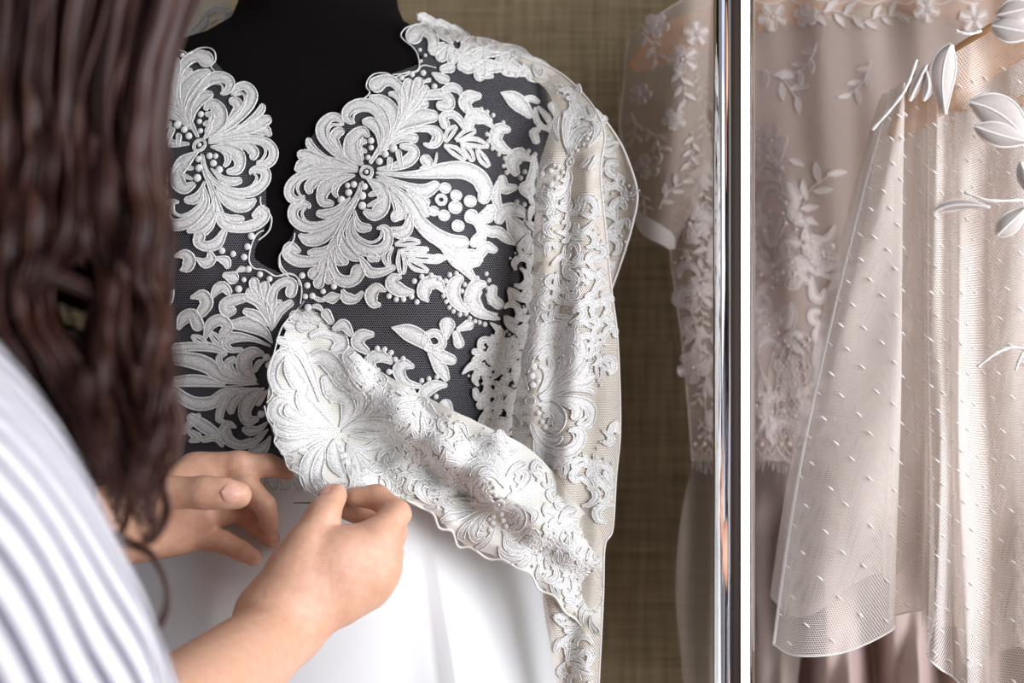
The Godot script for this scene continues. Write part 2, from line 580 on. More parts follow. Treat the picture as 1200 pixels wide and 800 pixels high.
const MEDALLION_B := """
P 660 70 12, 500 22 34, 340 5 44, 230 35 44, 195 65 24
P 660 85 10, 500 78 22, 330 88 28, 205 130 34, 135 200 37, 132 270 37, 180 308 33, 235 293 20
P 500 105 7, 330 118 11, 230 152 11, 195 215 11, 222 272 10, 250 275 8
P 530 105 8, 420 128 22, 335 155 38, 290 205 42, 290 230 30
P 640 118 10, 520 148 44, 425 200 54, 390 268 44, 402 322 37, 460 330 24
P 540 170 15, 500 200 28, 490 248 24, 505 275 16
D 545 305 30, 600 250 28, 640 188 26, 592 195 22
P 610 290 8, 560 335 18, 500 385 28, 420 410 34, 375 408 28
P 690 180 8, 650 290 14, 560 400 22, 450 472 30, 330 512 32, 235 500 40, 165 440 40, 168 370 40, 232 335 33, 285 345 20, 290 362 11
P 540 422 6, 440 458 8, 330 478 10, 262 462 11, 232 405 11, 260 367 9
P 540 450 8, 470 530 38, 370 590 54, 275 605 46, 225 580 22
P 705 170 9, 665 290 18, 600 410 22, 540 530 28, 490 640 38, 430 730 40, 330 770 38, 200 768 44, 118 720 42, 140 665 45, 200 690 22
P 490 640 16, 400 690 28, 330 705 34, 298 705 22
C 175 555, 158 620, 80 690, 50 745, 60 830, 130 890
P 640 440 16, 605 540 28, 640 625 38, 720 682 44, 820 690 44, 888 640 38, 902 560 35, 870 515 26, 828 518 13
P 640 470 8, 645 540 10, 700 602 11, 780 625 11, 840 590 11, 852 542 9
P 645 390 10, 662 465 24, 695 512 38, 745 515 30
P 545 510 8, 540 600 32, 575 680 44, 640 735 36, 695 752 18
P 510 650 12, 532 728 24, 570 772 28
P 740 145 10, 830 210 50, 868 290 46, 848 370 54, 790 418 45, 738 400 26
P 830 245 12, 795 258 22, 765 268 16
P 840 300 14, 790 332 18, 750 350 11
D 720 205 27, 705 275 31, 705 350 31, 735 92 18
P 870 210 8, 935 300 20, 980 385 40, 955 425 36
P 690 92 10, 705 62 12, 735 52 12, 768 65 12, 778 95 12, 765 128 12, 735 136 12, 705 125 12, 690 100 10
"""
const MEDALLION_C := """
P 100 750 14, 180 630 22, 270 520 30, 360 435 58, 470 400 64, 565 395 46
P 190 660 14, 270 555 20, 380 505 20, 500 492 24, 585 500 30, 622 550 32, 600 605 28, 550 622 22, 508 612 13
P 300 550 8, 450 508 9, 530 512 10, 572 550 10, 552 598 8
P 170 690 8, 250 612 22, 340 560 32, 425 565 36
P 160 805 12, 270 790 28, 370 748 44, 425 690 44, 408 642 36, 340 628 22
P 240 800 18, 245 735 22
P 330 780 18, 310 680 24
D 270 645 33, 210 690 28, 165 745 28, 335 100 22, 415 75 22, 500 60 25, 585 165 25
P 480 800 13, 540 770 30, 515 735 42
P 600 680 8, 590 740 12, 572 780 10
P 330 430 10, 365 290 36, 372 190 42, 385 145 40
P 360 400 12, 430 270 38, 452 180 42, 465 135 40
P 370 400 12, 450 290 38, 515 190 34
P 350 420 12, 430 315 38, 510 300 32
P 440 250 24, 560 230 36, 655 225 40, 700 275 40, 692 318 40, 635 312 36
P 500 130 9, 545 115 16
P 575 65 12, 630 95 36, 670 110 34
P 660 190 24, 720 168 34, 772 192 30, 785 222 16
P 920 238 26, 850 235 44, 812 285 44, 840 335 36, 872 345 14
P 1010 420 18, 950 398 48, 875 405 48, 855 452 34
P 665 455 36, 652 400 34, 718 378 30, 778 422 28, 812 490 16
L 670 590 10, 700 520 36, 745 475 18
L 750 575 14, 830 525 40, 890 500 18
L 660 620 10, 740 662 40, 812 720 22
L 790 612 10, 842 670 36, 872 730 18
L 780 590 10, 890 592 44, 990 620 14
L 910 650 14, 950 720 36, 992 770 18
C 320 100, 390 70, 460 45, 480 10, 520 0, 600 20
"""
const MEDALLION_D := """
P 150 100 10, 350 115 22, 500 105 36, 650 80 58, 800 75 64, 915 130 64, 965 225 60, 955 285 46
P 150 130 10, 300 235 26, 400 345 42, 460 460 48, 560 560 58, 680 618 58, 785 628 52
P 170 118 8, 380 205 30, 500 240 52, 580 200 40
P 380 230 16, 470 320 40, 520 400 32
D 660 212 46, 742 268 46, 735 358 54, 650 420 46, 572 388 42, 850 310 50, 755 498 50, 505 320 42
P 595 300 14, 610 275 15, 640 272 15, 662 298 15, 650 330 15, 615 332 15, 597 310 14
P 860 430 54, 900 470 34, 935 540 34, 930 600 36, 880 630 34
P 900 440 16, 960 410 34, 1010 380 36
P 250 230 8, 305 335 24, 330 400 44, 285 438 32
P 260 520 12, 340 510 11, 368 450 10, 352 370 8
P 400 420 16, 385 520 34, 330 560 42, 270 560 18
L 290 640 10, 380 620 36, 465 622 13
L 310 690 8, 420 690 34, 520 672 12
L 380 730 8, 500 745 34, 630 740 10
P 480 540 20, 620 640 28, 760 730 40, 860 720 44
P 640 680 14, 760 790 38, 900 780 30
"""
const BORDER_A := """
P 140 388 13, 82 370 38, 35 420 48, 52 488 38, 92 500 18
P 340 400 22, 262 390 48, 195 340 52, 212 292 38, 250 285 18
P 460 465 14, 435 420 48, 448 345 52, 530 330 48, 582 392 18
P 700 302 34, 662 345 50, 655 430 50, 702 508 38, 760 540 22
P 880 345 28, 832 362 56, 795 460 56, 842 548 48, 945 598 26, 1000 612 13
P 790 475 8, 850 520 9, 930 560 8, 990 575 7
P 860 370 8, 850 440 9, 880 520 8
D 360 315 22, 415 280 22, 485 272 23, 545 295 22, 595 315 22, 625 270 22, 675 260 22, 740 345 20, 720 395 20, 835 295 20, 170 430 22, 225 455 22, 280 455 22, 340 435 22, 380 475 22, 580 430 20, 600 475 20, 625 520 20
D 655 550 20, 705 575 22, 750 570 22, 780 605 20, 820 630 20, 855 640 20, 895 655 22, 905 265 20, 925 315 20, 915 375 20, 915 430 22, 930 485 20, 975 585 20
L 300 120 10, 390 98 34, 460 75 12
L 455 172 10, 530 150 36, 602 140 10
L 310 160 10, 372 202 40, 460 240 14
L 255 88 14, 265 172 42, 270 252 26
L 190 60 18, 150 130 34, 165 190 22
P 670 180 30, 740 220 40, 800 290 26
P 700 110 30, 800 120 40, 860 160 20
P 960 380 30, 950 450 40, 1000 500 40
P 850 120 40, 900 60 44, 960 80 30
"""
const BORDER_B := """
P 475 520 18, 535 515 44, 580 505 22
P 620 465 18, 645 512 44, 712 522 32, 762 478 18
P 540 170 22, 530 265 34, 568 355 40, 640 390 44, 705 372 45, 738 315 54
P 540 165 22, 582 228 38, 632 235 32
P 470 250 36, 462 292 42
P 450 270 14, 390 330 44
P 480 300 14, 432 398 44
P 500 290 14, 512 368 42
P 760 210 16, 790 262 30, 830 318 38, 920 315 30, 1000 282 22
P 850 205 40, 880 215 26
D 300 345 25, 340 420 25, 380 500 25, 465 465 22, 550 425 25, 325 505 22, 345 590 28
P 400 515 14, 430 530 18, 465 535 14
P 390 580 14, 425 580 18, 450 605 14
C 120 200, 130 270, 180 325, 250 350, 288 400, 296 470, 285 560
C 0 300, 50 330, 95 350, 150 335, 210 330, 260 360, 280 420
"""
const CHAIN := """
P 488 108 40, 520 160 28
P 560 215 26, 622 190 44, 672 255 26
P 832 265 26, 762 272 48, 725 332 48, 790 392 30
P 965 450 26, 882 432 44, 815 482 44, 850 520 22
P 640 545 42, 602 480 38, 660 432 34, 730 460 32, 762 525 22
L 700 645 14, 740 570 40, 780 538 14
L 800 622 10, 840 580 40, 890 540 12
L 790 690 10, 880 650 38, 992 650 16
L 820 720 10, 900 740 40, 965 790 18
D 350 55 26, 878 372 22, 935 380 22, 985 405 22, 965 558 24
P 382 55 10, 415 50 18, 448 70 13
"""
const CHAIN_B := """
P 340 380 22, 282 370 48, 242 420 48, 292 508 36, 398 540 20
P 180 350 18, 110 305 46, 45 312 46, 25 368 28
P 590 530 22, 505 540 46, 435 600 46, 452 668 28
P 600 690 48, 620 770 42
D 80 240 22, 130 250 22, 180 275 22, 215 325 22, 275 320 22, 170 425 24, 245 540 22, 300 570 22, 350 580 22, 415 495 22, 470 480 22, 530 470 22, 355 640 24, 380 685 22, 525 620 22, 505 670 22
P 190 75 6, 300 108 58, 400 160 62, 470 230 36
P 440 190 28, 460 140 30, 520 120 32, 570 160 32, 570 215 32, 520 245 32, 460 225 28
P 600 150 24, 610 60 58
P 560 300 50, 640 330 40
P 680 130 30, 700 200 40
P 700 90 20, 770 60 40
P 480 280 20, 560 400 50, 600 470 30
"""
const RIGHT_EDGE := """
P 250 368 28, 185 380 48, 152 425 44, 190 472 26
P 350 592 18, 292 535 46, 220 512 48, 175 570 38
P 470 622 28, 412 622 48, 382 700 48, 440 770 38, 500 790 18
D 275 470 20, 320 490 20, 365 515 20, 440 570 20, 315 660 20, 325 715 20, 355 770 20, 445 180 22, 495 200 22, 545 205 22, 595 200 22, 640 235 22
P 425 340 5, 500 372 50, 570 425 60, 640 500 34
P 700 400 20, 660 380 26, 620 380 20
L 700 450 22, 740 540 66, 800 610 22
P 810 430 30, 862 500 34, 885 590 28
P 690 700 28, 672 640 32, 700 620 22
P 760 600 20, 820 620 34, 860 700 26
P 400 132 26, 325 132 42, 275 172 42, 330 204 32, 362 216 14
P 250 152 18, 185 152 44, 125 140 32
P 40 150 40, -10 160 30
P 600 182 16, 530 160 48, 470 115 56, 480 75 40
P 752 195 36, 695 185 46, 650 165 18
P 290 50 46, 215 90 42, 110 60 42, 40 25 26
P 440 20 36, 350 30 46, 310 70 20
P 560 40 20, 620 90 26, 720 110 20
P 640 60 16, 740 130 20, 850 180 16
"""
const RIGHT_EDGE_LOW := """
P 640 112 18, 565 82 56, 508 142 52, 532 215 32
P 660 130 7, 580 120 9, 545 170 8, 540 215 6
D 405 80 20, 450 110 20, 440 170 20, 465 220 22, 580 40 22, 630 50 22, 680 75 22, 600 210 22, 570 260 22, 540 445 22, 595 465 22, 630 510 22, 625 570 22
P 430 272 32, 445 340 46, 520 335 26
P 620 550 26, 525 505 48, 440 520 48, 405 582 36
P 640 300 26, 600 340 44, 640 400 26
P 672 90 18, 672 200 34, 655 310 46, 662 440 26
P 480 560 28, 530 640 64, 590 740 70
P 620 600 30, 660 700 40, 660 790 30
P 400 300 20, 380 400 36, 400 480 30
P 260 600 6, 330 672 40, 400 680 42, 470 735 34, 525 775 8
P 240 620 18, 262 690 32, 225 745 38
P 300 530 26, 345 500 38, 330 580 26, 260 590 20
"""
const SHOULDER := """
C 100 70, 130 125, 60 150, 38 190, 95 240, 120 290, 110 345, 0 365
P 190 250 22, 180 185 26, 130 155 28, 98 182 38
P 270 210 14, 200 150 30, 130 90 24
P 300 200 14, 260 160 26, 210 120 20
P 330 235 14, 330 190 28, 290 150 26
P 230 230 14, 190 245 28
P 250 240 14, 225 275 28
P 270 240 14, 275 285 28
P 400 270 30, 345 300 30, 305 270 22
P 480 330 22, 410 330 34, 400 365 26
P 430 240 16, 360 220 30, 330 250 22
P 520 250 18, 450 230 28, 400 210 16
P 600 350 20, 530 330 36, 510 290 34, 560 270 20
P 690 370 26, 640 360 30, 610 330 16
P 640 300 16, 580 260 26, 500 240 18
P 740 350 14, 690 320 20, 620 290 14
D 125 250 10, 150 275 9, 130 300 9, 270 300 10, 505 350 9, 535 362 9, 565 370 9, 595 365 9, 622 380 9
"""
const WAIST_LEFT := """
P 480 20 28, 430 100 42, 352 122 38, 292 92 38, 300 48 42
P 130 192 16, 188 182 38, 228 222 44, 205 278 42, 168 295 13
P 280 212 10, 340 248 38, 390 220 38, 382 188 26
P 440 215 18, 498 232 38, 512 262 28
D 470 155 26, 555 180 24, 640 205 26, 665 125 26, 695 45 28, 640 375 20, 600 445 28, 765 335 24, 840 370 24, 675 295 26
P 500 340 24, 550 358 48
P 590 310 12, 620 295 22, 650 300 14
P 400 500 18, 435 445 38, 482 425 38, 520 462 30
P 250 505 16, 320 492 44, 358 550 48, 322 618 42
P 150 742 18, 185 672 48, 250 642 44, 292 722 46
P 760 520 14, 730 450 36, 720 400 40
P 800 540 14, 805 430 40
P 780 560 14, 700 480 46
P 640 515 34, 560 532 42, 495 562 42, 512 618 46, 552 612 32
P 860 760 12, 830 650 40, 760 545 44, 660 510 30
P 870 740 14, 855 570 38, 880 450 34, 955 395 34, 1020 410 40, 1010 470 44
P 840 732 10, 740 655 38, 660 620 26
P 855 650 14, 885 570 32, 920 552 22
C 795 0, 740 30, 702 100, 682 180, 682 240, 720 290, 800 302, 890 350, 1000 330
P 110 450 6, 60 520 44, -10 600 36
P 880 740 10, 920 620 36, 1000 560 30
"""
const WAIST_MID := """
P 350 215 18, 392 115 42, 470 85 42, 522 142 40, 492 182 36
P 560 120 34, 680 120 58, 800 182 38, 862 262 10
L 250 210 10, 302 240 36, 362 270 10
L 380 180 12, 432 232 36, 472 282 12
P 850 292 8, 700 232 22, 562 222 42, 502 262 34, 540 318 24, 622 320 18
P 130 302 36, 262 292 34, 400 300 34, 500 340 18
P 740 560 10, 662 480 54, 652 392 58, 720 342 44, 780 350 22
P 735 480 18, 762 425 24, 790 410 16
D 822 380 30, 840 440 28, 850 500 24
P 740 582 10, 602 540 22, 485 460 24, 455 382 24, 502 350 18
P 640 552 8, 562 500 28, 522 432 34, 562 400 28
P 100 385 46, 250 402 58, 380 450 58, 480 545 36, 720 588 10
P 500 598 8, 380 572 38, 250 562 46, 120 572 38
C 60 600, 300 605, 500 610, 760 590
"""
const WAIST_LOW := """
P 800 92 10, 692 172 54, 655 270 48, 682 340 43, 742 330 24
P 830 110 10, 790 150 24, 760 200 26
P 690 92 8, 602 152 28, 555 222 38, 552 262 28
P 760 92 8, 562 122 22, 482 230 32, 462 332 28, 502 345 10
P 832 412 8, 742 500 28, 642 540 34, 542 510 38, 492 432 38, 532 372 33, 580 390 13
P 700 480 6, 620 505 9, 560 470 10, 540 410 9
P 830 352 8, 762 412 28, 692 422 38, 660 412 24
P 100 102 38, 250 200 48, 400 200 48, 490 122 28, 640 88 8
P 250 320 36, 352 390 48, 432 440 36
P 300 300 18, 250 350 28, 190 420 28
P 350 490 28, 432 480 26, 482 540 16
P 250 440 26, 300 480 36, 250 500 20
D 782 290 30
P 850 470 10, 800 560 40, 720 600 40
"""
const FLAP_TOP := """
C 315 15, 262 80, 132 230, 72 440, 30 600, 62 740, 18 810
P 232 500 18, 152 432 42, 84 500 40, 62 620 38, 112 722 34, 192 722 22
P 172 330 18, 222 362 48, 302 452 38, 382 640 28, 432 790 18
D 250 140 58, 330 150 58, 405 150 50, 300 215 54, 195 215 46, 350 95 40, 460 205 40
P 380 285 32, 452 262 38, 562 282 52, 602 362 58, 562 392 42
P 380 472 48, 462 462 66, 562 552 68, 652 662 48, 742 742 36
P 482 642 46, 522 722 66, 602 762 56
P 170 470 20, 200 560 50, 250 650 60
P 120 330 30, 200 350 36, 300 330 30
P 640 470 30, 700 560 40, 760 640 30
"""
const FLAP_LOW := """
P 482 252 10, 352 256 20, 202 250 34, 92 202 44, 68 122 44, 112 62 38, 165 62 18
P 400 242 8, 272 192 28, 192 150 44, 182 120 30
P 540 282 13, 422 212 58, 332 122 64, 282 42 48, 302 -30 40
P 482 302 8, 322 312 24, 202 332 28, 105 302 32, 88 245 16
P 442 342 10, 302 392 44, 182 422 62, 132 400 40
D 250 590 36, 200 520 36, 300 450 40, 160 460 36, 590 450 26, 610 500 30, 625 555 32
P 482 382 10, 372 472 38, 322 592 48, 332 702 44, 392 772 26
P 462 422 8, 432 522 38, 402 642 48, 432 722 46
P 540 372 10, 532 462 48, 552 562 54, 600 632 32
P 642 402 8, 702 522 28, 722 642 44, 692 722 28
P 612 372 8, 762 442 24, 902 402 48, 1010 382 36
P 602 302 8, 702 262 38, 852 252 58, 1010 272 56
P 582 262 8, 642 182 48, 652 82 58, 582 32 38, 522 62 18
P 622 242 8, 742 142 28, 762 42 38, 702 2 28
P 652 262 8, 802 172 28, 882 82 38, 862 2 32
P 660 340 8, 800 340 30, 960 330 34
P 650 380 8, 760 520 30, 860 600 46, 940 600 30
P 640 420 8, 680 620 40, 780 700 40
C 0 100, 32 220, 90 310, 80 390, 150 480, 190 590, 290 650, 330 740, 400 805
P 470 700 20, 520 760 40, 600 740 40
"""

# ---------------------------------------------------------------- textures and materials
func painted(w: int, h: int, f: Callable) -> ImageTexture:
	var im := Image.create(w, h, false, Image.FORMAT_RGBA8)
	for y in h:
		for x in w:
			im.set_pixel(x, y, f.call(x, y))
	return ImageTexture.create_from_image(im)

func net_texture(open: float, strand: Color) -> ImageTexture:      # six-sided mesh, one tile wide, root three tall
	return painted(64, 110, func(x: int, y: int) -> Color:
		var p := Vector2(x / 64.0, y / 110.0 * 1.7188)
		var best := 9.0
		var second := 9.0
		for c in [Vector2(0, 0), Vector2(1, 0), Vector2(0.5, 0.8594), Vector2(0, 1.7188), Vector2(1, 1.7188), Vector2(-0.5, 0.8594), Vector2(1.5, 0.8594)]:
			var d := p.distance_to(c)
			if d < best:
				second = best
				best = d
			elif d < second:
				second = d
		var edge := (second - best) * 0.5
		return Color(strand, 1.0 - smoothstep(open, open + 0.07, edge)))

func sheer(net: Texture2D, tint: Color, per_cm: float, glow := 0.3) -> StandardMaterial3D:
	var m := look(tint, 0.85)
	m.transparency = BaseMaterial3D.TRANSPARENCY_ALPHA
	m.albedo_texture = net
	m.uv1_scale = Vector3(per_cm, per_cm / 1.7188, 1)
	m.cull_mode = BaseMaterial3D.CULL_DISABLED
	m.backlight_enabled = glow > 0
	m.backlight = Color(glow, glow, glow)
	return m

func noise(freq: float, octaves: int, seed_at: int, kind := FastNoiseLite.TYPE_SIMPLEX_SMOOTH) -> FastNoiseLite:
	var n := FastNoiseLite.new()
	n.noise_type = kind
	n.frequency = freq
	n.fractal_octaves = octaves
	n.seed = seed_at
	return n

func make_materials() -> void:
	var grain := noise(0.11, 3, 4)
	# satin stitch: fine threads with darker pricks between them
	var rng := RandomNumberGenerator.new()
	rng.seed = 11
	var thread := Image.create(128, 128, false, Image.FORMAT_RGBA8)
	var heights := Image.create(128, 128, false, Image.FORMAT_RGBA8)
	for y in 128:
		for x in 128:
			var g := grain.get_noise_2d(x * 0.9, y * 3.2) * 0.5 + 0.5
			var v := clampf(0.88 + 0.16 * g, 0.0, 1.0)
			if grain.get_noise_2d(x * 1.5 + 300.0, y * 5.0 + 70.0) > 0.3:
				v *= 0.6
			thread.set_pixel(x, y, Color(v, v, v))
			heights.set_pixel(x, y, Color(g, g, g))
	var lace := look(Color(0.965, 0.96, 0.95), 0.75)
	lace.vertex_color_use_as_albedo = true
	lace.albedo_texture = ImageTexture.create_from_image(thread)
	lace.heightmap_enabled = true
	lace.heightmap_texture = ImageTexture.create_from_image(heights)
	lace.heightmap_scale = 0.02
	lace.cull_mode = BaseMaterial3D.CULL_DISABLED
	M.lace = lace
	var cordm := look(Color(0.93, 0.92, 0.905), 0.8)
	M.cord = cordm
	var fine := net_texture(0.048, Color(0.93, 0.92, 0.9))
	M.net = sheer(fine, Color(0.52, 0.52, 0.56), 7.0, 0.2)
	var mid := net_texture(0.2, Color(0.95, 0.94, 0.92))
	M.net_dense = sheer(net_texture(0.31, Color(0.96, 0.955, 0.94)), Color(0.96, 0.95, 0.93), 7.0, 0.4)
	M.net_sleeve = sheer(mid, Color(0.95, 0.93, 0.9), 7.0, 0.5)
	M.net_dotted = sheer(net_texture(0.115, Color(0.97, 0.95, 0.94)), Color(0.95, 0.93, 0.91), 6.0, 0.5)
	M.net_rose = sheer(net_texture(0.12, Color(0.95, 0.93, 0.92)), Color(0.84, 0.79, 0.76), 8.0, 0.4)
	M.tulle = sheer(net_texture(0.12, Color(0.9, 0.88, 0.87)), Color(0.6, 0.57, 0.54), 11.0, 0.3)
	M.rose_lace = look(Color(0.85, 0.81, 0.79), 0.8)
	M.rose_lace.vertex_color_use_as_albedo = true
	M.leaf = look(Color(0.93, 0.91, 0.9), 0.8)
	M.leaf.vertex_color_use_as_albedo = true
	M.form = look(Color(0.055, 0.043, 0.048), 0.9)
	M.form.metallic_specular = 0.2
	M.satin = look(Color(0.87, 0.875, 0.88), 0.42)
	M.satin.cull_mode = BaseMaterial3D.CULL_DISABLED
	M.rose = look(Color(0.715, 0.63, 0.605), 0.5)
	M.rose.cull_mode = BaseMaterial3D.CULL_DISABLED
	M.white_band = look(Color(0.93, 0.91, 0.9), 0.7)
	M.chrome = look(Color(0.93, 0.93, 0.95), 0.04)
	M.chrome.metallic = 1.0
	M.steel = look(Color(0.35, 0.34, 0.33), 0.3)
	M.steel.metallic = 1.0
	# hanger wood
	var wood_noise := noise(0.02, 3, 8)
	var wood := look(Color.WHITE, 0.45)
	wood.albedo_texture = painted(128, 128, func(x: int, y: int) -> Color:
		var g := wood_noise.get_noise_2d(x * 0.7, y * 7.0) * 0.5 + 0.5
		return Color(0.74, 0.53, 0.36).lerp(Color(0.86, 0.67, 0.48), g))
	wood.uv1_triplanar = true
	wood.uv1_scale = Vector3(6, 6, 6)
	M.wood = wood
	# grasscloth wallpaper
	var weave_noise := noise(0.03, 3, 21)
	var weave := Image.create(512, 512, false, Image.FORMAT_RGBA8)
	var relief := Image.create(512, 512, false, Image.FORMAT_RGBA8)
	for y in 512:
		for x in 512:
			var a := weave_noise.get_noise_2d(x * 12.0, y * 0.22)
			var b := weave_noise.get_noise_2d(x * 0.22 + 900.0, y * 12.0)
			var c := weave_noise.get_noise_2d(x * 5.0 + 300.0, y * 0.35 + 300.0)
			var g := clampf(0.5 + 0.5 * a + 0.65 * b + 0.4 * c, 0.0, 1.0)
			weave.set_pixel(x, y, Color(0.44, 0.38, 0.28).lerp(Color(0.6, 0.54, 0.42), g))
			relief.set_pixel(x, y, Color(g, g, g))
	var wallm := look(Color(1.0, 1.0, 1.0), 0.9)
	wallm.albedo_texture = ImageTexture.create_from_image(weave)
	wallm.heightmap_enabled = true
	wallm.heightmap_texture = ImageTexture.create_from_image(relief)
	wallm.heightmap_scale = 0.05
	wallm.uv1_triplanar = true
	wallm.uv1_world_triplanar = true
	wallm.uv1_scale = Vector3(1.6, 1.6, 1.6)
	M.wall = wallm
	M.plaster = look(Color(0.62, 0.6, 0.58), 0.9)
	M.dim = look(Color(0.3, 0.26, 0.23), 0.9)
	M.trim = look(Color(0.88, 0.87, 0.85), 0.5)
	M.floor = wood.duplicate()
	M.floor.albedo_color = Color(0.62, 0.5, 0.42)
	M.floor.uv1_world_triplanar = true
	var pane := look(Color(1, 1, 1, 0.06), 0.02)
	pane.transparency = BaseMaterial3D.TRANSPARENCY_ALPHA
	M.pane = pane
	# skin
	var skin_noise := noise(0.05, 4, 33)
	var skin := look(Color(1, 1, 1), 0.5)
	skin.albedo_texture = painted(256, 256, func(x: int, y: int) -> Color:
		var g := skin_noise.get_noise_2d(x, y) * 0.5 + 0.5
		return Color(0.785, 0.575, 0.47).lerp(Color(0.86, 0.69, 0.585), g))
	var pores := Image.create(256, 256, false, Image.FORMAT_RGBA8)
	var pore_noise := noise(0.25, 3, 34)
	for y in 256:
		for x in 256:
			var g := pore_noise.get_noise_2d(x, y) * 0.5 + 0.5
			pores.set_pixel(x, y, Color(g, g, g))
	skin.uv1_triplanar = true
	skin.uv1_scale = Vector3(9, 9, 9)
	skin.heightmap_enabled = true
	skin.heightmap_texture = ImageTexture.create_from_image(pores)
	skin.heightmap_scale = 0.025
	skin.subsurf_scatter_enabled = true
	skin.subsurf_scatter_strength = 0.07
	M.skin = skin
	M.nail = look(Color(0.85, 0.65, 0.58), 0.25)
	# shirt: lilac stripes on white
	var cloth_noise := noise(0.2, 2, 40)
	var shirt := look(Color.WHITE, 0.85)
	shirt.albedo_texture = painted(128, 128, func(x: int, y: int) -> Color:
		var g := 0.96 + 0.04 * cloth_noise.get_noise_2d(x * 2.0, y * 2.0)
		var s := smoothstep(0.19, 0.23, absf(x / 128.0 - 0.5))
		return Color(0.33, 0.325, 0.39).lerp(Color(0.86, 0.85, 0.865), s) * Color(g, g, g))
	M.shirt = shirt
	M.trousers = look(Color(0.16, 0.17, 0.22), 0.9)
	# hair
	var hair_noise := noise(0.04, 3, 50)
	var hair := look(Color.WHITE, 0.55)
	hair.albedo_texture = painted(64, 128, func(x: int, y: int) -> Color:
		var g := hair_noise.get_noise_2d(x * 9.0, y * 0.8) * 0.5 + 0.5
		return Color(0.15, 0.07, 0.05).lerp(Color(0.36, 0.185, 0.13), g))
	hair.vertex_color_use_as_albedo = true
	M.hair = hair

# ---------------------------------------------------------------- the room
func build_room() -> void:
	var t := 0.12
	structure("floor", box(Vector3(3.6, 0.1, 4.2)), M.floor, Vector3(0, -0.05, 0.5))
	structure("ceiling", box(Vector3(3.6, 0.1, 4.2)), M.plaster, Vector3(0, 2.65, 0.5))
	structure("wall_back", box(Vector3(3.6, 2.6, t)), M.wall, Vector3(0, 1.3, -1.42 - t / 2))
	structure("wall_front", box(Vector3(3.6, 2.6, t)), M.dim, Vector3(0, 1.3, 2.5 + t / 2))
	structure("baseboard_back", box(Vector3(3.4, 0.09, 0.015)), M.trim, Vector3(0, 0.045, -1.4125))
	for side in [1, -1]:
		var x: float = WINDOW_X * side
		var z0: float = -0.85 if side > 0 else -0.7
		var z1: float = 1.65 if side > 0 else 0.9
		var s := Shape.new()
		var st := SurfaceTool.new()
		st.begin(Mesh.PRIMITIVE_TRIANGLES)
		var pieces := [[Vector3(t, 0.3, 3.92), Vector3(0, 0.15, 0.54)], [Vector3(t, 0.15, 3.92), Vector3(0, 2.525, 0.54)], [Vector3(t, 2.15, z0 + 1.42), Vector3(0, 1.375, (z0 - 1.42) / 2)], [Vector3(t, 2.15, 2.5 - z1), Vector3(0, 1.375, (z1 + 2.5) / 2)]]
		for p in pieces:
			st.append_from(box(p[0]), 0, Transform3D(Basis(), p[1]))
		structure("wall_right" if side > 0 else "wall_left", st.commit(), M.plaster, Vector3(x + side * t / 2, 0, 0))
		var w := Node3D.new()
		w.name = "window_1" if side > 0 else "window_2"
		w.set_meta("kind", "structure")
		add_child(w)
		w.position = Vector3(x + side * 0.09, 1.375, (z0 + z1) / 2)
		var frame := SurfaceTool.new()
		frame.begin(Mesh.PRIMITIVE_TRIANGLES)
		var width := z1 - z0
		for k in 4:
			frame.append_from(box(Vector3(0.05, 2.15, 0.05)), 0, Transform3D(Basis(), Vector3(0, 0, -width / 2 + 0.025 + (width - 0.05) * k / 3.0)))
		for y in [-1.05, 1.05]:
			frame.append_from(box(Vector3(0.05, 0.05, width)), 0, Transform3D(Basis(), Vector3(0, y, 0)))
		var f := MeshInstance3D.new()
		f.name = "window_frame"
		f.mesh = frame.commit()
		f.material_override = M.trim
		w.add_child(f)
		for k in 3:
			var g := MeshInstance3D.new()
			g.name = "pane"
			g.mesh = box(Vector3(0.006, 2.05, width / 3.0 - 0.05))
			g.material_override = M.pane
			w.add_child(g, true)
			g.position = Vector3(0, 0, -width / 3.0 + width / 3.0 * k)

const WINDOW_X := 1.6

# ---------------------------------------------------------------- the dress form
func torso_ring(y: float, n: int, grow: float) -> PackedVector3Array:
	var out := PackedVector3Array()
	var a := torso_half_width(y) + grow
	var b := torso_half_depth(y)
	for k in n:
		var t := TAU * k / n
		var c := cos(t)
		var sn := sin(t)
		var x := AXIS_X + a * signf(c) * pow(absf(c), 2.0 / 2.3)
		var z := AXIS_Z + (b + grow) * signf(sn) * pow(absf(sn), 2.0 / 2.3)
		if sn > 0:
			z += bust(x, y) * minf(1.0, sn * 3.0)
		out.append(Vector3(x, y, z))
	return out

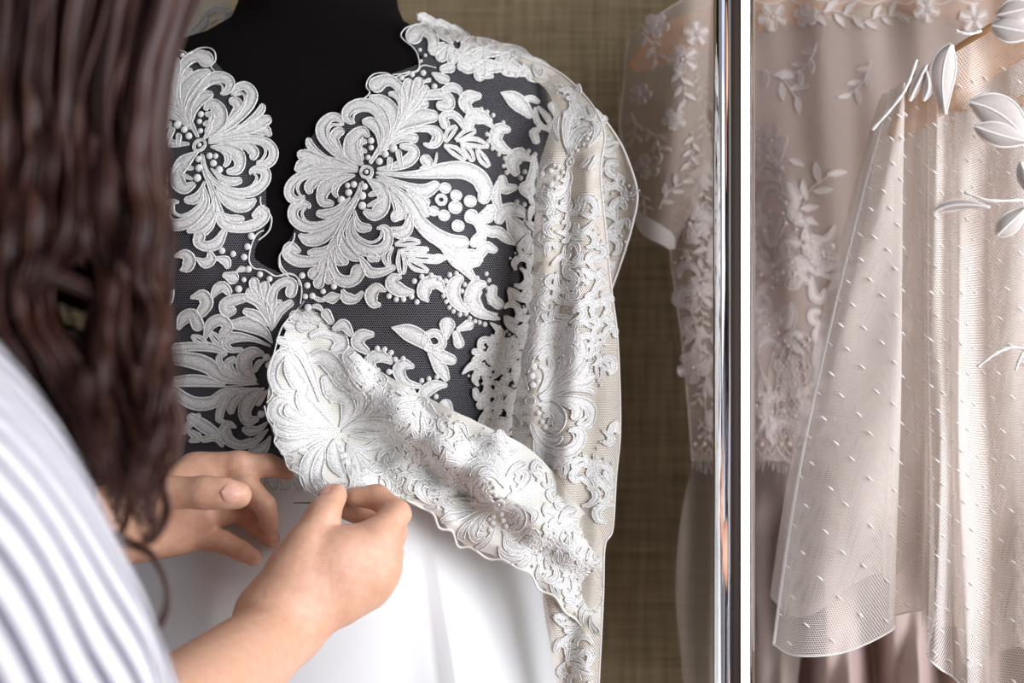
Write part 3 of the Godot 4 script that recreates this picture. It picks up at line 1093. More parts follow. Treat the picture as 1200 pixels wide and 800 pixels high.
func build_form() -> void:
	var form := thing("dress_form", "black fabric dress form torso with a bare neck under the white lace gown", "dress form", Vector3(AXIS_X, 0, AXIS_Z))
	var s := Shape.new()
	var n := 64
	var rows := 0
	for k in 3:                                        # hem closes underneath
		for p in torso_ring(0.8, n, -0.12 + 0.06 * k if k < 2 else 0.0):
			s.vert(p, Vector2(p.x, p.y) * 20)
		rows += 1
	for j in range(1, 61):
		var y := 0.8 + 0.75 * j / 60.0
		for p in torso_ring(y, n, 0.0):
			s.vert(p, Vector2(p.x, p.y) * 20)
		rows += 1
	s.lattice(0, rows, n, true)
	part("torso", s, M.form, form)
	var cap := Shape.new()
	lathe(cap, [Vector2(0.0, 1.548), Vector2(0.05, 1.548), Vector2(0.058, 1.552), Vector2(0.058, 1.562), Vector2(0.05, 1.57), Vector2(0.012, 1.575), Vector2(0.014, 1.6), Vector2(0.0, 1.61)], Vector3(AXIS_X, 0, AXIS_Z))
	part("neck_cap", cap, M.wood, form)
	var pole := Shape.new()
	lathe(pole, [Vector2(0.0, 0.02), Vector2(0.016, 0.02), Vector2(0.016, 0.82), Vector2(0.0, 0.82)], Vector3(AXIS_X, 0, AXIS_Z))
	part("pole", pole, M.steel, form)
	var base := Shape.new()
	lathe(base, [Vector2(0.0, 0.0), Vector2(0.16, 0.0), Vector2(0.165, 0.01), Vector2(0.16, 0.022), Vector2(0.03, 0.04), Vector2(0.0, 0.04)], Vector3(AXIS_X, 0, AXIS_Z))
	part("base", base, M.form, form)

# ---------------------------------------------------------------- the bridal gown
func skirt_radius(y: float, t: float) -> Vector2:
	var f := clampf((1.165 - y) / 1.15, 0.0, 1.0)
	var a := lerpf(0.141, 0.36, pow(f, 0.85))
	var b := lerpf(0.096, 0.33, pow(f, 0.8))
	var fold := 0.0
	for q in [[1.0, 0.035, 0.10], [0.72, 0.02, 0.07], [1.92, 0.026, 0.06], [2.5, 0.03, 0.14], [0.35, 0.03, 0.12], [3.3, 0.03, 0.2], [4.0, 0.03, 0.2], [4.9, 0.03, 0.2], [5.6, 0.03, 0.2]]:
		var d: float = t - q[0] - 0.02 * sin(y * 5.0)
		fold += q[1] * exp(-d * d / (q[2] * q[2])) * (1.0 if q[0] > 0.8 else -1.0)
	var g := fold * smoothstep(0.03, 0.5, f) * 1.6
	var sharp := t - 0.98                                # the pressed edge of the overskirt, right of the middle
	g += (0.006 if sharp < 0.0 and sharp > -0.5 else 0.0) * smoothstep(-0.5, 0.0, sharp) * smoothstep(0.02, 0.12, f)
	return Vector2(a + g, b + g)

func build_gown() -> void:
	var gown := thing("wedding_gown", "white bridal gown with embroidered scroll lace and satin skirt on the black dress form", "dress", Vector3(AXIS_X, 0, AXIS_Z))
	var body := Cloth.new(130, -30, 720, 640, 4.0, body_at)
	var sleeve := Cloth.new(570, 40, 770, 860, 4.0, sleeve_at)
	var behind := Cloth.new(630, 80, 770, 380, 5.0, sleeve_back_at)
	var flap := Cloth.new(290, 340, 730, 770, 4.0, flap_at)
	var rng := RandomNumberGenerator.new()
	rng.seed = 5
	# skirt
	var s := Shape.new()
	var n := 200
	var rows := 46
	for j in rows:
		var y := lerpf(1.165, 0.02, pow(j / float(rows - 1), 1.25))
		for k in n:
			var t := TAU * k / n
			var r := skirt_radius(y, t)
			s.vert(Vector3(AXIS_X + r.x * cos(t), y, AXIS_Z + r.y * sin(t)), Vector2(k, j))
	s.lattice(0, rows, n, true)
	part("skirt", s, M.satin, gown)
	# net of the bodice: beside the neckline left and right, and below it
	var nets_of := [
		[Vector3(62, 150, 212), Vector3(70, 150, 248), Vector3(95, 150, 272), Vector3(130, 150, 300), Vector3(200, 150, 310), Vector3(260, 150, 312), Vector3(300, 150, 298), Vector3(312, 150, 312), Vector3(322, 150, 335)],
		[Vector3(24, 488, 500), Vector3(40, 474, 545), Vector3(60, 484, 592), Vector3(75, 494, 632), Vector3(92, 452, 648), Vector3(110, 446, 650), Vector3(125, 410, 650), Vector3(150, 376, 650), Vector3(180, 354, 648), Vector3(230, 344, 646), Vector3(270, 345, 642), Vector3(300, 330, 640), Vector3(322, 335, 640)],
		[Vector3(322, 150, 640), Vector3(400, 155, 632), Vector3(480, 165, 622), Vector3(570, 175, 616)]]
	for r in nets_of:
		var q := Shape.new()
		sheet(q, body, r, 44, 5.0, 0.0022)
		part("bodice_net", q, M.net, gown)
	# embroidery of the bodice
	var o := 0.15
	var main: Array = read(MEDALLION_A, Vector2(330, 80), o) + read(MEDALLION_B, Vector2(320, 190), o) + read(MEDALLION_C, Vector2(420, 80), o) + read(MEDALLION_D, Vector2(420, 190), o)
	var front := Node3D.new()
	front.name = "lace_medallion"
	gown.add_child(front, true)
	sew(main, body, M.lace, front, 0.003)
	var left := Node3D.new()
	left.name = "lace_medallion"
	gown.add_child(left, true)
	var core: Array = read(MEDALLION_A, Vector2(330, 80), o) + read(MEDALLION_B, Vector2(320, 190), o) + read(MEDALLION_C, Vector2(420, 80), o).slice(0, 12)
	sew(mapped(core, Vector2(430.7, 204), Transform2D(Vector2(-0.98, 0.12), Vector2(-0.18, 1.0), Vector2(235, 173))), body, M.lace, left, 0.003, true, func(x: float, y: float) -> bool: return x > 140 and y < 330)
	var groups := {
		"lace_border": [[BORDER_A, 430, 280], [BORDER_B, 310, 270], [RIGHT_EDGE, 520, 60], [RIGHT_EDGE_LOW, 520, 170]],
		"waist_lace": [[WAIST_LEFT, 190, 270], [WAIST_MID, 190, 360], [WAIST_LOW, 190, 440]],
		"scroll_chain": [[CHAIN, 310, 350], [CHAIN_B, 430, 370]]}
	for g in groups:
		var holder := Node3D.new()
		holder.name = g
		gown.add_child(holder, true)
		for q in groups[g]:
			sew(read(q[0], Vector2(q[1], q[2]), o), body, M.lace, holder, 0.003)
	var top := Node3D.new()
	top.name = "shoulder_lace"
	gown.add_child(top, true)
	sew(read(SHOULDER, Vector2(460, 0), 0.25), body, M.lace, top, 0.003)
	# dense lace at the side seam, under the sleeve
	var side_rows := [Vector3(210, 622, 650), Vector3(260, 606, 650), Vector3(300, 594, 650), Vector3(340, 590, 650), Vector3(372, 576, 650), Vector3(400, 552, 648), Vector3(430, 540, 646), Vector3(470, 545, 638), Vector3(500, 566, 632), Vector3(535, 600, 630)]
	var seam := Node3D.new()
	seam.name = "side_lace"
	gown.add_child(seam, true)
	sew(filler(side_rows, 10.5, 13.0, rng, 3000), body, M.lace, seam, 0.005, false)
	# sleeve: front and back of one hanging tube
	var front_net := Shape.new()
	sheet(front_net, sleeve, SLEEVE_ROWS, 20, 6.0)
	var sl := part("sleeve", front_net, M.net_sleeve, gown)
	var back_net := Shape.new()
	sheet(back_net, behind, SLEEVE_BACK_ROWS, 10, 6.0)
	part("sleeve_back", back_net, M.net_sleeve, sl)
	var in_sleeve := func(x: float, y: float) -> bool: return inside(SLEEVE_ROWS, x, y, 3.0) and not (inside(FLAP_ROWS, x, y, 0.0))
	sew(mapped(core, Vector2(430.7, 204), Transform2D(2.5, Vector2(0.95, 0.95), 0.0, Vector2(622, 470))), sleeve, M.lace, sl, 0.001, false, in_sleeve)
	sew(mapped(core, Vector2(430.7, 204), Transform2D(0.6, Vector2(0.6, 0.9), 0.0, Vector2(668, 190))), sleeve, M.lace, sl, 0.001, false, in_sleeve)
	sew(filler(SLEEVE_ROWS, 11.0, 12.0, rng, 4000, func(x: float, y: float) -> bool: return Vector2(x - 650, y - 480).length() < 68 or Vector2(x - 668, y - 190).length() < 48), sleeve, M.lace, sl, 0.001, false, in_sleeve)
	sew(filler(SLEEVE_BACK_ROWS, 13.0, 13.0, rng, 500), behind, M.lace, sl, 0.001, false)
	var edges := Shape.new()
	cord(edges, behind, PackedVector3Array([Vector3(702, 132, 1), Vector3(722, 160, 1), Vector3(735, 185, 1), Vector3(747, 225, 1), Vector3(742, 260, 1), Vector3(730, 300, 1), Vector3(713, 347, 1)]), 1.6)
	var rim := PackedVector3Array()
	for q in SLEEVE_ROWS:
		rim.append(Vector3(q.z, q.x, 1))
	cord(edges, sleeve, rim, 1.3)
	part("edge_cord", edges, M.cord, sl)
	# the lifted flap
	var fl := Shape.new()
	sheet(fl, flap, FLAP_ROWS, 60, 4.0)
	var fp := part("lifted_lace", fl, M.net_dense, gown)
	sew(read(FLAP_TOP, Vector2(310, 350), o) + read(FLAP_LOW, Vector2(310, 460), o), flap, M.lace, fp, 0.0006)
	var in_flap := func(x: float, y: float) -> bool: return inside(FLAP_ROWS, x, y, 2.0)
	var second := mapped(core, Vector2(430.7, 204), Transform2D(-0.5, Vector2(0.85, 0.7), 0.0, Vector2(585, 590)))
	sew(second, flap, M.lace, fp, 0.0006, false, in_flap)
	sew(filler(FLAP_ROWS, 10.5, 12.0, rng, 5000, func(x: float, y: float) -> bool: return x + y * 0.7 < 705 or Vector2(x - 394, y - 508).length() < 62 or Vector2(x - 585, y - 590).length() < 58), flap, M.lace, fp, 0.0006, false, in_flap)
	var hem := Shape.new()
	cord(hem, flap, PackedVector3Array([Vector3(470, 582, 1), Vector3(490, 592, 1), Vector3(508, 602, 1), Vector3(515, 618, 1), Vector3(530, 622, 1), Vector3(537, 640, 1), Vector3(552, 641, 1), Vector3(572, 654, 1), Vector3(590, 655, 1), Vector3(605, 664, 1), Vector3(622, 672, 1), Vector3(632, 690, 1), Vector3(650, 698, 1), Vector3(662, 716, 1), Vector3(676, 726, 1), Vector3(690, 745, 1)]), 1.6)
	part("edge_cord", hem, M.cord, fp)
	# hem lace of the bodice below the waist
	var low := Node3D.new()
	low.name = "waist_hem"
	gown.add_child(low, true)
	for k in 5:
		var x := 292.0 + k * 14.0
		sew([["P", PackedVector3Array([Vector3(x, 556, 1.5), Vector3(x + 3, 568, 4), Vector3(x + 10, 571, 3), Vector3(x + 13, 558, 1.5)])], ["C", PackedVector3Array([Vector3(x - 1, 562, 1), Vector3(x + 3, 574, 1), Vector3(x + 11, 576, 1), Vector3(x + 14, 562, 1)])]], body, M.lace, low, 0.02, false)
	# collar at the back, seen past the neck
	var nape := Cloth.new(150, -60, 320, 100, 5.0, func(x: float, y: float) -> Vector3: return spot(x, y, 1.13))
	var collar := Shape.new()
	sheet(collar, nape, [Vector3(-20, 205, 282), Vector3(10, 205, 268), Vector3(30, 200, 250), Vector3(62, 180, 212)], 10, 5.0)
	var co := part("back_collar", collar, M.net_sleeve, gown)
	sew([["P", PackedVector3Array([Vector3(215, 52, 2), Vector3(225, 40, 4), Vector3(238, 28, 5), Vector3(240, 20, 3)])], ["P", PackedVector3Array([Vector3(238, 20, 2), Vector3(252, 12, 4), Vector3(268, 14, 4), Vector3(264, 22, 3)])], ["C", PackedVector3Array([Vector3(210, 58, 1), Vector3(228, 46, 1), Vector3(244, 38, 1), Vector3(248, 26, 1), Vector3(262, 22, 1), Vector3(272, 12, 1)])]], nape, M.lace, co, 0.001, false)
	# lace of the far sleeve hem, in the shade below the hands
	var dusk := Cloth.new(140, 600, 270, 730, 5.0, func(x: float, y: float) -> Vector3: return spot(x, y, 1.0 + 0.0004 * (230 - x)))
	var shade_rows := [Vector3(628, 150, 248), Vector3(650, 155, 240), Vector3(675, 158, 222), Vector3(700, 160, 195)]
	var dn := Shape.new()
	sheet(dn, dusk, shade_rows, 10, 6.0)
	var dp := part("sleeve_hem", dn, M.net_sleeve, gown)
	sew(filler(shade_rows, 12.0, 13.0, rng, 300), dusk, M.lace, dp, 0.0006, false)

func mapped(strokes: Array, centre: Vector2, t: Transform2D) -> Array:
	var k := sqrt(absf(t.x.cross(t.y)))
	var out := []
	for st in strokes:
		var pts := PackedVector3Array()
		for q in st[1]:
			var d := t * Vector2(q.x - centre.x, q.y - centre.y)
			pts.append(Vector3(d.x, d.y, q.z * k))
		out.append([st[0], pts])
	return out

# ---------------------------------------------------------------- the woman
func finger(bones: Array, pts: Array, r: Array, k := 0.004) -> void:
	for i in pts.size() - 1:
		bones.append([pts[i], pts[i + 1], r[i], r[i + 1], k])

func nail(centre: Vector3, along: Vector3, up: Vector3, long: float, wide: float) -> Shape:
	var s := Shape.new()
	var side := along.cross(up).normalized()
	up = side.cross(along).normalized()
	var rows := 17
	var columns := 11
	for layer in [0.0, -0.0007]:
		for j in rows:
			var v := j / float(rows - 1) * 2.0 - 1.0
			var w := pow(maxf(0.0, 1.0 - pow(absf(v), 2.6)), 0.45) * wide * 0.5 + 0.0002
			for i in columns:
				var u := i / float(columns - 1) * 2.0 - 1.0
				s.vert(centre + along * v * long * 0.5 + side * u * w + up * (layer - u * u * wide * 0.2 - maxf(0.0, v) * 0.0006 - v * v * 0.0004))
	s.lattice(0, rows, columns)
	s.lattice(rows * columns, rows, columns)
	return s

func build_person() -> void:
	var who := thing("person", "person with long dark brown hair in a striped shirt pinning lace with both hands", "person", Vector3(-0.3, 0, -0.45))
	var hand_r := spot(340, 718, 0.885)
	var bones := []
	# right hand, its back towards the eye, pinching the lace between thumb and forefinger
	var elbow_r := spot(60, 960, 0.62)
	bones.append([elbow_r, spot(322, 738, 0.882), 0.036, 0.0205, 0.01])
	bones.append([elbow_r + Vector3(0.004, -0.012, 0.0), spot(340, 745, 0.89), 0.03, 0.0165, 0.01])
	bones.append([spot(322, 728, 0.882), spot(395, 655, 0.898), 0.021, 0.0165, 0.012])
	bones.append([spot(335, 740, 0.888), spot(430, 672, 0.905), 0.018, 0.0155, 0.012])
	bones.append([spot(318, 715, 0.884), spot(352, 655, 0.888), 0.0195, 0.0145, 0.012])
	bones.append([spot(395, 650, 0.898), spot(440, 632, 0.907), 0.0165, 0.0125, 0.012])
	bones.append([spot(400, 670, 0.902), spot(446, 652, 0.912), 0.0165, 0.0125, 0.012])
	bones.append([spot(400, 685, 0.905), spot(444, 672, 0.916), 0.0155, 0.0115, 0.012])
	bones.append([spot(400, 700, 0.905), spot(432, 694, 0.916), 0.0145, 0.0105, 0.012])
	finger(bones, [spot(340, 668, 0.886), spot(358, 638, 0.89), spot(379, 603, 0.905), spot(393, 580, 0.922)], [0.0145, 0.0118, 0.0103, 0.0078])
	finger(bones, [spot(440, 630, 0.907), spot(465, 602, 0.925), spot(442, 582, 0.937), spot(416, 582, 0.938)], [0.0118, 0.0088, 0.0078, 0.0066])
	finger(bones, [spot(448, 650, 0.914), spot(462, 622, 0.947), spot(434, 607, 0.955), spot(408, 598, 0.951)], [0.0112, 0.0088, 0.0076, 0.0068], 0.002)
	finger(bones, [spot(446, 672, 0.918), spot(458, 648, 0.952), spot(436, 634, 0.968), spot(416, 630, 0.962)], [0.0105, 0.0084, 0.0074, 0.0066], 0.002)
	finger(bones, [spot(434, 694, 0.918), spot(444, 676, 0.945), spot(428, 664, 0.958), spot(414, 660, 0.954)], [0.0095, 0.0074, 0.0066, 0.006], 0.002)
	var hr := nets(bones, 0.0028)
	# left hand, open towards the eye, forefinger under the lace
	bones = []
	bones.append([spot(-150, 640, 0.86), spot(140, 612, 0.935), 0.033, 0.022, 0.01])
	bones.append([spot(140, 605, 0.938), spot(232, 556, 0.96), 0.018, 0.0135, 0.012])
	bones.append([spot(140, 610, 0.94), spot(238, 584, 0.965), 0.018, 0.0135, 0.012])
	bones.append([spot(140, 618, 0.94), spot(234, 607, 0.966), 0.018, 0.013, 0.012])
	bones.append([spot(145, 628, 0.938), spot(222, 626, 0.962), 0.017, 0.012, 0.012])
	bones.append([spot(172, 634, 0.936), spot(205, 630, 0.952), 0.0115, 0.0105, 0.005])
	bones.append([spot(215, 566, 0.958), spot(246, 556, 0.958), 0.0105, 0.0105, 0.004])
	bones.append([spot(215, 612, 0.955), spot(240, 606, 0.957), 0.0095, 0.0095, 0.004])
	bones.append([spot(150, 598, 0.928), spot(192, 578, 0.925), 0.016, 0.0115, 0.01])
	finger(bones, [spot(192, 577, 0.924), spot(241, 577, 0.917), spot(262, 578, 0.916), spot(279, 580, 0.918)], [0.0108, 0.01, 0.0092, 0.0088], 0.005)
	finger(bones, [spot(228, 549, 0.962), spot(280, 543, 0.957), spot(312, 545, 0.962), spot(338, 551, 0.966)], [0.0112, 0.0082, 0.0076, 0.0064])
	finger(bones, [spot(240, 580, 0.965), spot(288, 566, 0.954), spot(311, 592, 0.95), spot(316, 614, 0.956)], [0.0105, 0.0078, 0.0074, 0.0064], 0.002)
	finger(bones, [spot(236, 606, 0.966), spot(280, 598, 0.974), spot(304, 617, 0.971), spot(318, 631, 0.969)], [0.0102, 0.0078, 0.0074, 0.0063], 0.002)
	finger(bones, [spot(226, 626, 0.962), spot(262, 635, 0.957), spot(282, 645, 0.955), spot(297, 653, 0.957)], [0.0098, 0.0078, 0.007, 0.006], 0.002)
	var hl := nets(bones, 0.0028)
	# head, neck, trunk, upper arms and legs
	var head := Vector3(-0.24, 1.51, -0.665)
	var neck := Vector3(-0.305, 1.315, -0.56)
	var hip := Vector3(-0.36, 0.86, -0.42)
	bones = []
	bones.append([head + Vector3(-0.01, 0.02, 0.01), head + Vector3(0.015, 0.0, -0.02), 0.086, 0.082, 0.03])
	bones.append([head + Vector3(0.03, -0.06, -0.03), head + Vector3(0.045, -0.085, -0.045), 0.05, 0.034, 0.03])
	bones.append([head + Vector3(0.07, -0.01, -0.06), head + Vector3(0.082, -0.035, -0.07), 0.008, 0.014, 0.012])
	bones.append([head + Vector3(-0.01, -0.06, 0.02), neck, 0.052, 0.055, 0.04])
	bones.append([neck + Vector3(0.0, -0.07, 0.0), hip + Vector3(0, 0.12, 0), 0.06, 0.09, 0.05])
	bones.append([neck + Vector3(0.07, -0.09, 0.06), neck + Vector3(-0.1, -0.08, -0.02), 0.045, 0.05, 0.04])
	bones.append([hip + Vector3(0.06, 0, 0.02), hip + Vector3(-0.07, 0, -0.03), 0.11, 0.11, 0.05])
	var shoulder_r := Vector3(-0.222, 1.198, -0.475)
	bones.append([shoulder_r, elbow_r, 0.042, 0.036, 0.03])
	var shoulder_l := Vector3(-0.46, 1.24, -0.62)
	var elbow_l := spot(-150, 640, 0.86)
	bones.append([shoulder_l, elbow_l, 0.048, 0.036, 0.03])
	for q in [[0.07, 0.05], [-0.1, -0.05]]:
		bones.append([hip + Vector3(q[0], -0.04, q[1]), Vector3(hip.x + q[0], 0.46, hip.z + q[1]), 0.085, 0.055, 0.03])
		bones.append([Vector3(hip.x + q[0], 0.46, hip.z + q[1]), Vector3(hip.x + q[0], 0.07, hip.z + q[1] + 0.02), 0.055, 0.036, 0.03])
		bones.append([Vector3(hip.x + q[0], 0.035, hip.z + q[1] + 0.02), Vector3(hip.x + q[0] + 0.06, 0.028, hip.z + q[1] - 0.12), 0.035, 0.026, 0.03])
	var body := nets(bones, 0.012)
	for add in [hr, hl]:
		var off := body.v.size()
		body.v.append_array(add.v)
		body.uv.append_array(add.uv)
		body.col.append_array(add.col)
		for i in add.idx:
			body.idx.append(i + off)
	part("body", body, M.skin, who)
	for q in [[spot(262, 578, 0.916), spot(279, 580, 0.918), 0.45, Vector3(0.0, 0.2, 1.0), 0.0117, 0.0128, 0.0112], [spot(379, 603, 0.905), spot(393, 580, 0.922), 0.8, Vector3(-0.75, 0.5, 0.75), 0.01, 0.0118, 0.0105]]:
		var along: Vector3 = (q[1] - q[0]).normalized()
		var up: Vector3 = (q[3] - along * q[3].dot(along)).normalized()
		part("fingernail", nail(q[0].lerp(q[1], q[2]) + up * q[4], along, up, q[5], q[6]), M.nail, who)
	# shirt
	var trunk := Shape.new()
	var rows := 30
	var sides := 48
	for j in rows:
		var f := j / float(rows - 1)
		var c := (neck + Vector3(-0.005, -0.02, -0.03)).lerp(hip + Vector3(0, -0.02, 0), f)
		var rx := table([Vector2(0, 0.055), Vector2(0.08, 0.085), Vector2(0.18, 0.13), Vector2(0.35, 0.155), Vector2(0.7, 0.14), Vector2(1, 0.16)], f)
		var rz := table([Vector2(0, 0.06), Vector2(0.15, 0.1), Vector2(0.35, 0.125), Vector2(0.7, 0.12), Vector2(1, 0.135)], f)
		for k in sides:
			var t := TAU * k / sides
			var r := 1.0 + 0.03 * sin(t * 7.0 + f * 9.0)
			var q := Vector3(rx * cos(t) * r, 0, rz * sin(t) * r).rotated(Vector3.UP, -0.45)
			trunk.vert(c + q, Vector2(k / float(sides) * 80.0, f * 10.0))
	trunk.lattice(0, rows, sides, true)
	var sh := part("shirt", trunk, M.shirt, who)
	sleeve_tube("sleeve", sh, [shoulder_r + Vector3(-0.06, 0.012, 0.03), shoulder_r + Vector3(-0.01, 0.008, 0.0), shoulder_r.lerp(elbow_r, 0.35), shoulder_r.lerp(elbow_r, 0.7), elbow_r + Vector3(0.0, 0.0, 0.0), elbow_r.lerp(hand_r, 0.14)], [0.054, 0.072, 0.075, 0.07, 0.064, 0.06])
	sleeve_tube("sleeve", sh, [shoulder_l + Vector3(0.06, 0.012, 0.03), shoulder_l, shoulder_l.lerp(elbow_l, 0.5), elbow_l, elbow_l.lerp(spot(140, 612, 0.935), 0.15)], [0.05, 0.066, 0.062, 0.056, 0.053])
	# trousers
	var tr := Shape.new()
	for q in [[0.07, 0.05], [-0.1, -0.05]]:
		tube(tr, PackedVector3Array([hip + Vector3(q[0] * 0.6, 0.1, q[1]), hip + Vector3(q[0], -0.05, q[1]), Vector3(hip.x + q[0], 0.46, hip.z + q[1]), Vector3(hip.x + q[0], 0.09, hip.z + q[1] + 0.02)]), PackedFloat32Array([0.13, 0.115, 0.075, 0.065]), 20, Color.WHITE, false)
	part("trousers", tr, M.trousers, who)
	build_hair(who, head)

func sleeve_tube(called: String, parent: Node3D, pts: Array, radii: Array) -> void:
	var s := Shape.new()
	var n := 40
	var sides := 40
	var line := []
	for i in n:
		var f := i / float(n - 1) * (pts.size() - 1)
		var k := mini(int(f), pts.size() - 2)
		line.append([pts[k].cubic_interpolate(pts[k + 1], pts[maxi(k - 1, 0)], pts[mini(k + 2, pts.size() - 1)], f - k), cubic_interpolate(radii[k], radii[k + 1], radii[maxi(k - 1, 0)], radii[mini(k + 2, radii.size() - 1)], f - k)])
	var side := Vector3.RIGHT
	for i in n:
		var t: Vector3 = (line[mini(i + 1, n - 1)][0] - line[maxi(i - 1, 0)][0]).normalized()
		side = (side - t * side.dot(t)).normalized()
		var other := t.cross(side)
		var f := i / float(n - 1)
		for k in sides + 1:
			var a := TAU * k / sides
			var r: float = line[i][1] * (1.0 + 0.035 * sin(a * 3.0 + f * 8.0) + 0.02 * sin(a * 5.0 - f * 17.0))
			s.vert(line[i][0] + (side * cos(a) + other * sin(a)) * r, Vector2(k / float(sides) * 44.0, f * 8.0))
	s.lattice(0, n, sides + 1)
	part(called, s, M.shirt, parent)

const HAIR_LEFT := [Vector2(-300, -170), Vector2(-60, -110), Vector2(100, -95), Vector2(200, -85), Vector2(300, -80), Vector2(380, -60), Vector2(430, -5), Vector2(500, 42), Vector2(550, 84), Vector2(600, 112), Vector2(650, 150), Vector2(760, 175)]
const HAIR_RIGHT := [Vector2(-300, 190), Vector2(-60, 250), Vector2(0, 232), Vector2(100, 205), Vector2(200, 200), Vector2(300, 205), Vector2(400, 206), Vector2(450, 208), Vector2(500, 204), Vector2(550, 198), Vector2(600, 190), Vector2(650, 180), Vector2(760, 195)]

func build_hair(who: Node3D, head: Vector3) -> void:
	var s := Shape.new()
	var rng := RandomNumberGenerator.new()
	rng.seed = 77
	for lock in 110:
		var u := (lock % 55 + rng.randf()) / 55.0
		var near := lock % 2
		var end := rng.randf_range(500.0, 620.0) if u > 0.22 else rng.randf_range(430.0, 560.0)
		if u > 0.7 and rng.randf() < 0.35:
			end = rng.randf_range(600.0, 645.0)
		var depth := rng.randf_range(0.575, 0.63) if near else rng.randf_range(0.63, 0.70)
		var wave := rng.randf() * TAU
		var amp := rng.randf_range(4.0, 14.0)
		var length := rng.randf_range(110.0, 190.0)
		var thick := rng.randf_range(0.006, 0.011)
		var tone := rng.randf_range(0.6, 1.2)
		var steps := 34
		var guide := []
		for k in steps + 1:
			var f := k / float(steps)
			var y := lerpf(-330.0, end, f)
			var x := lerpf(table(HAIR_LEFT, y) + 14.0, table(HAIR_RIGHT, y) - 14.0, u)
			var curl := smoothstep(0.3, 1.0, f)
			x += amp * curl * sin(wave + y * TAU / length)
			var gap := exp(-pow((y - 345.0) / 55.0, 2.0)) * exp(-pow((x - 84.0) / 34.0, 2.0))
			x += 30.0 * gap * (1.0 if x > 84.0 else -1.0)
			guide.append(spot(x, y, depth + 0.014 * curl * cos(wave + y * TAU / length) + 0.03 * (1.0 - f)))
		for n in 15:
			var core := n == 0
			var a := rng.randf() * TAU
			var out := sqrt(rng.randf())
			var twist := rng.randf_range(-2.5, 2.5)
			var stop := steps - rng.randi_range(0, 7)
			var shade := tone * rng.randf_range(0.65, 1.3)
			var pts := PackedVector3Array()
			var radii := PackedFloat32Array()
			for k in stop + 1:
				var f := k / float(stop)
				var r := thick * out * (1.0 - 0.6 * pow(f, 2.0)) * (1.0 + 0.5 * sin(f * 9.0 + a))
				pts.append(guide[k] + Vector3(cos(a + twist * f), 0.0, sin(a + twist * f)) * (0.0 if core else r))
				radii.append((thick * 0.55 if core else rng.randf_range(0.0010, 0.0013)) * (1.0 - 0.85 * pow(f, 4.0)))
			tube(s, pts, radii, 6 if core else 4, Color(shade, shade, shade) * (0.6 if core else 1.0))
	# loose curls before the hands and the shirt
	for q in [[Vector3(120, 480, .66), Vector3(112, 540, .66), Vector3(108, 590, .67), Vector3(122, 622, .68), Vector3(150, 636, .69), Vector3(178, 650, .69), Vector3(194, 680, .69), Vector3(196, 710, .69), Vector3(186, 735, .69)],
		[Vector3(160, 470, .66), Vector3(150, 540, .66), Vector3(152, 590, .67), Vector3(140, 625, .68), Vector3(120, 630, .68)], [Vector3(190, 440, .67), Vector3(206, 520, .67), Vector3(190, 560, .67), Vector3(196, 600, .68), Vector3(178, 632, .68), Vector3(165, 628, .68)],
		[Vector3(195, 450, .67), Vector3(212, 495, .67), Vector3(200, 540, .67), Vector3(176, 580, .68), Vector3(182, 615, .68)]]:
		for twin in 7:
			var pts := PackedVector3Array()
			var radii := PackedFloat32Array()
			var cx := rng.randf_range(-5.0, 5.0)
			var line := []
			for i in q.size() - 1:
				for k in 6:
					line.append(q[i].cubic_interpolate(q[i + 1], q[maxi(i - 1, 0)], q[mini(i + 2, q.size() - 1)], k / 6.0))
			for i in line.size():
				var f := i / float(line.size() - 1)
				pts.append(spot(line[i].x + cx * (1.0 - f * 0.7), line[i].y + twin * 1.3 - 4.0, line[i].z - 0.05))
				radii.append((0.0016 if twin > 0 else 0.0026) * (1.0 - 0.7 * f))
			tube(s, pts, radii, 5)
	var strands := part("hair", s, M.hair, who)
	strands.set_meta("kind", "stuff")
	var cap := Shape.new()
	ball(cap, head + Vector3(-0.012, 0.02, 0.012), Vector3(0.102, 0.112, 0.106), Color(0.8, 0.8, 0.8), 14, 24)
	part("crown_of_hair", cap, M.hair, who)

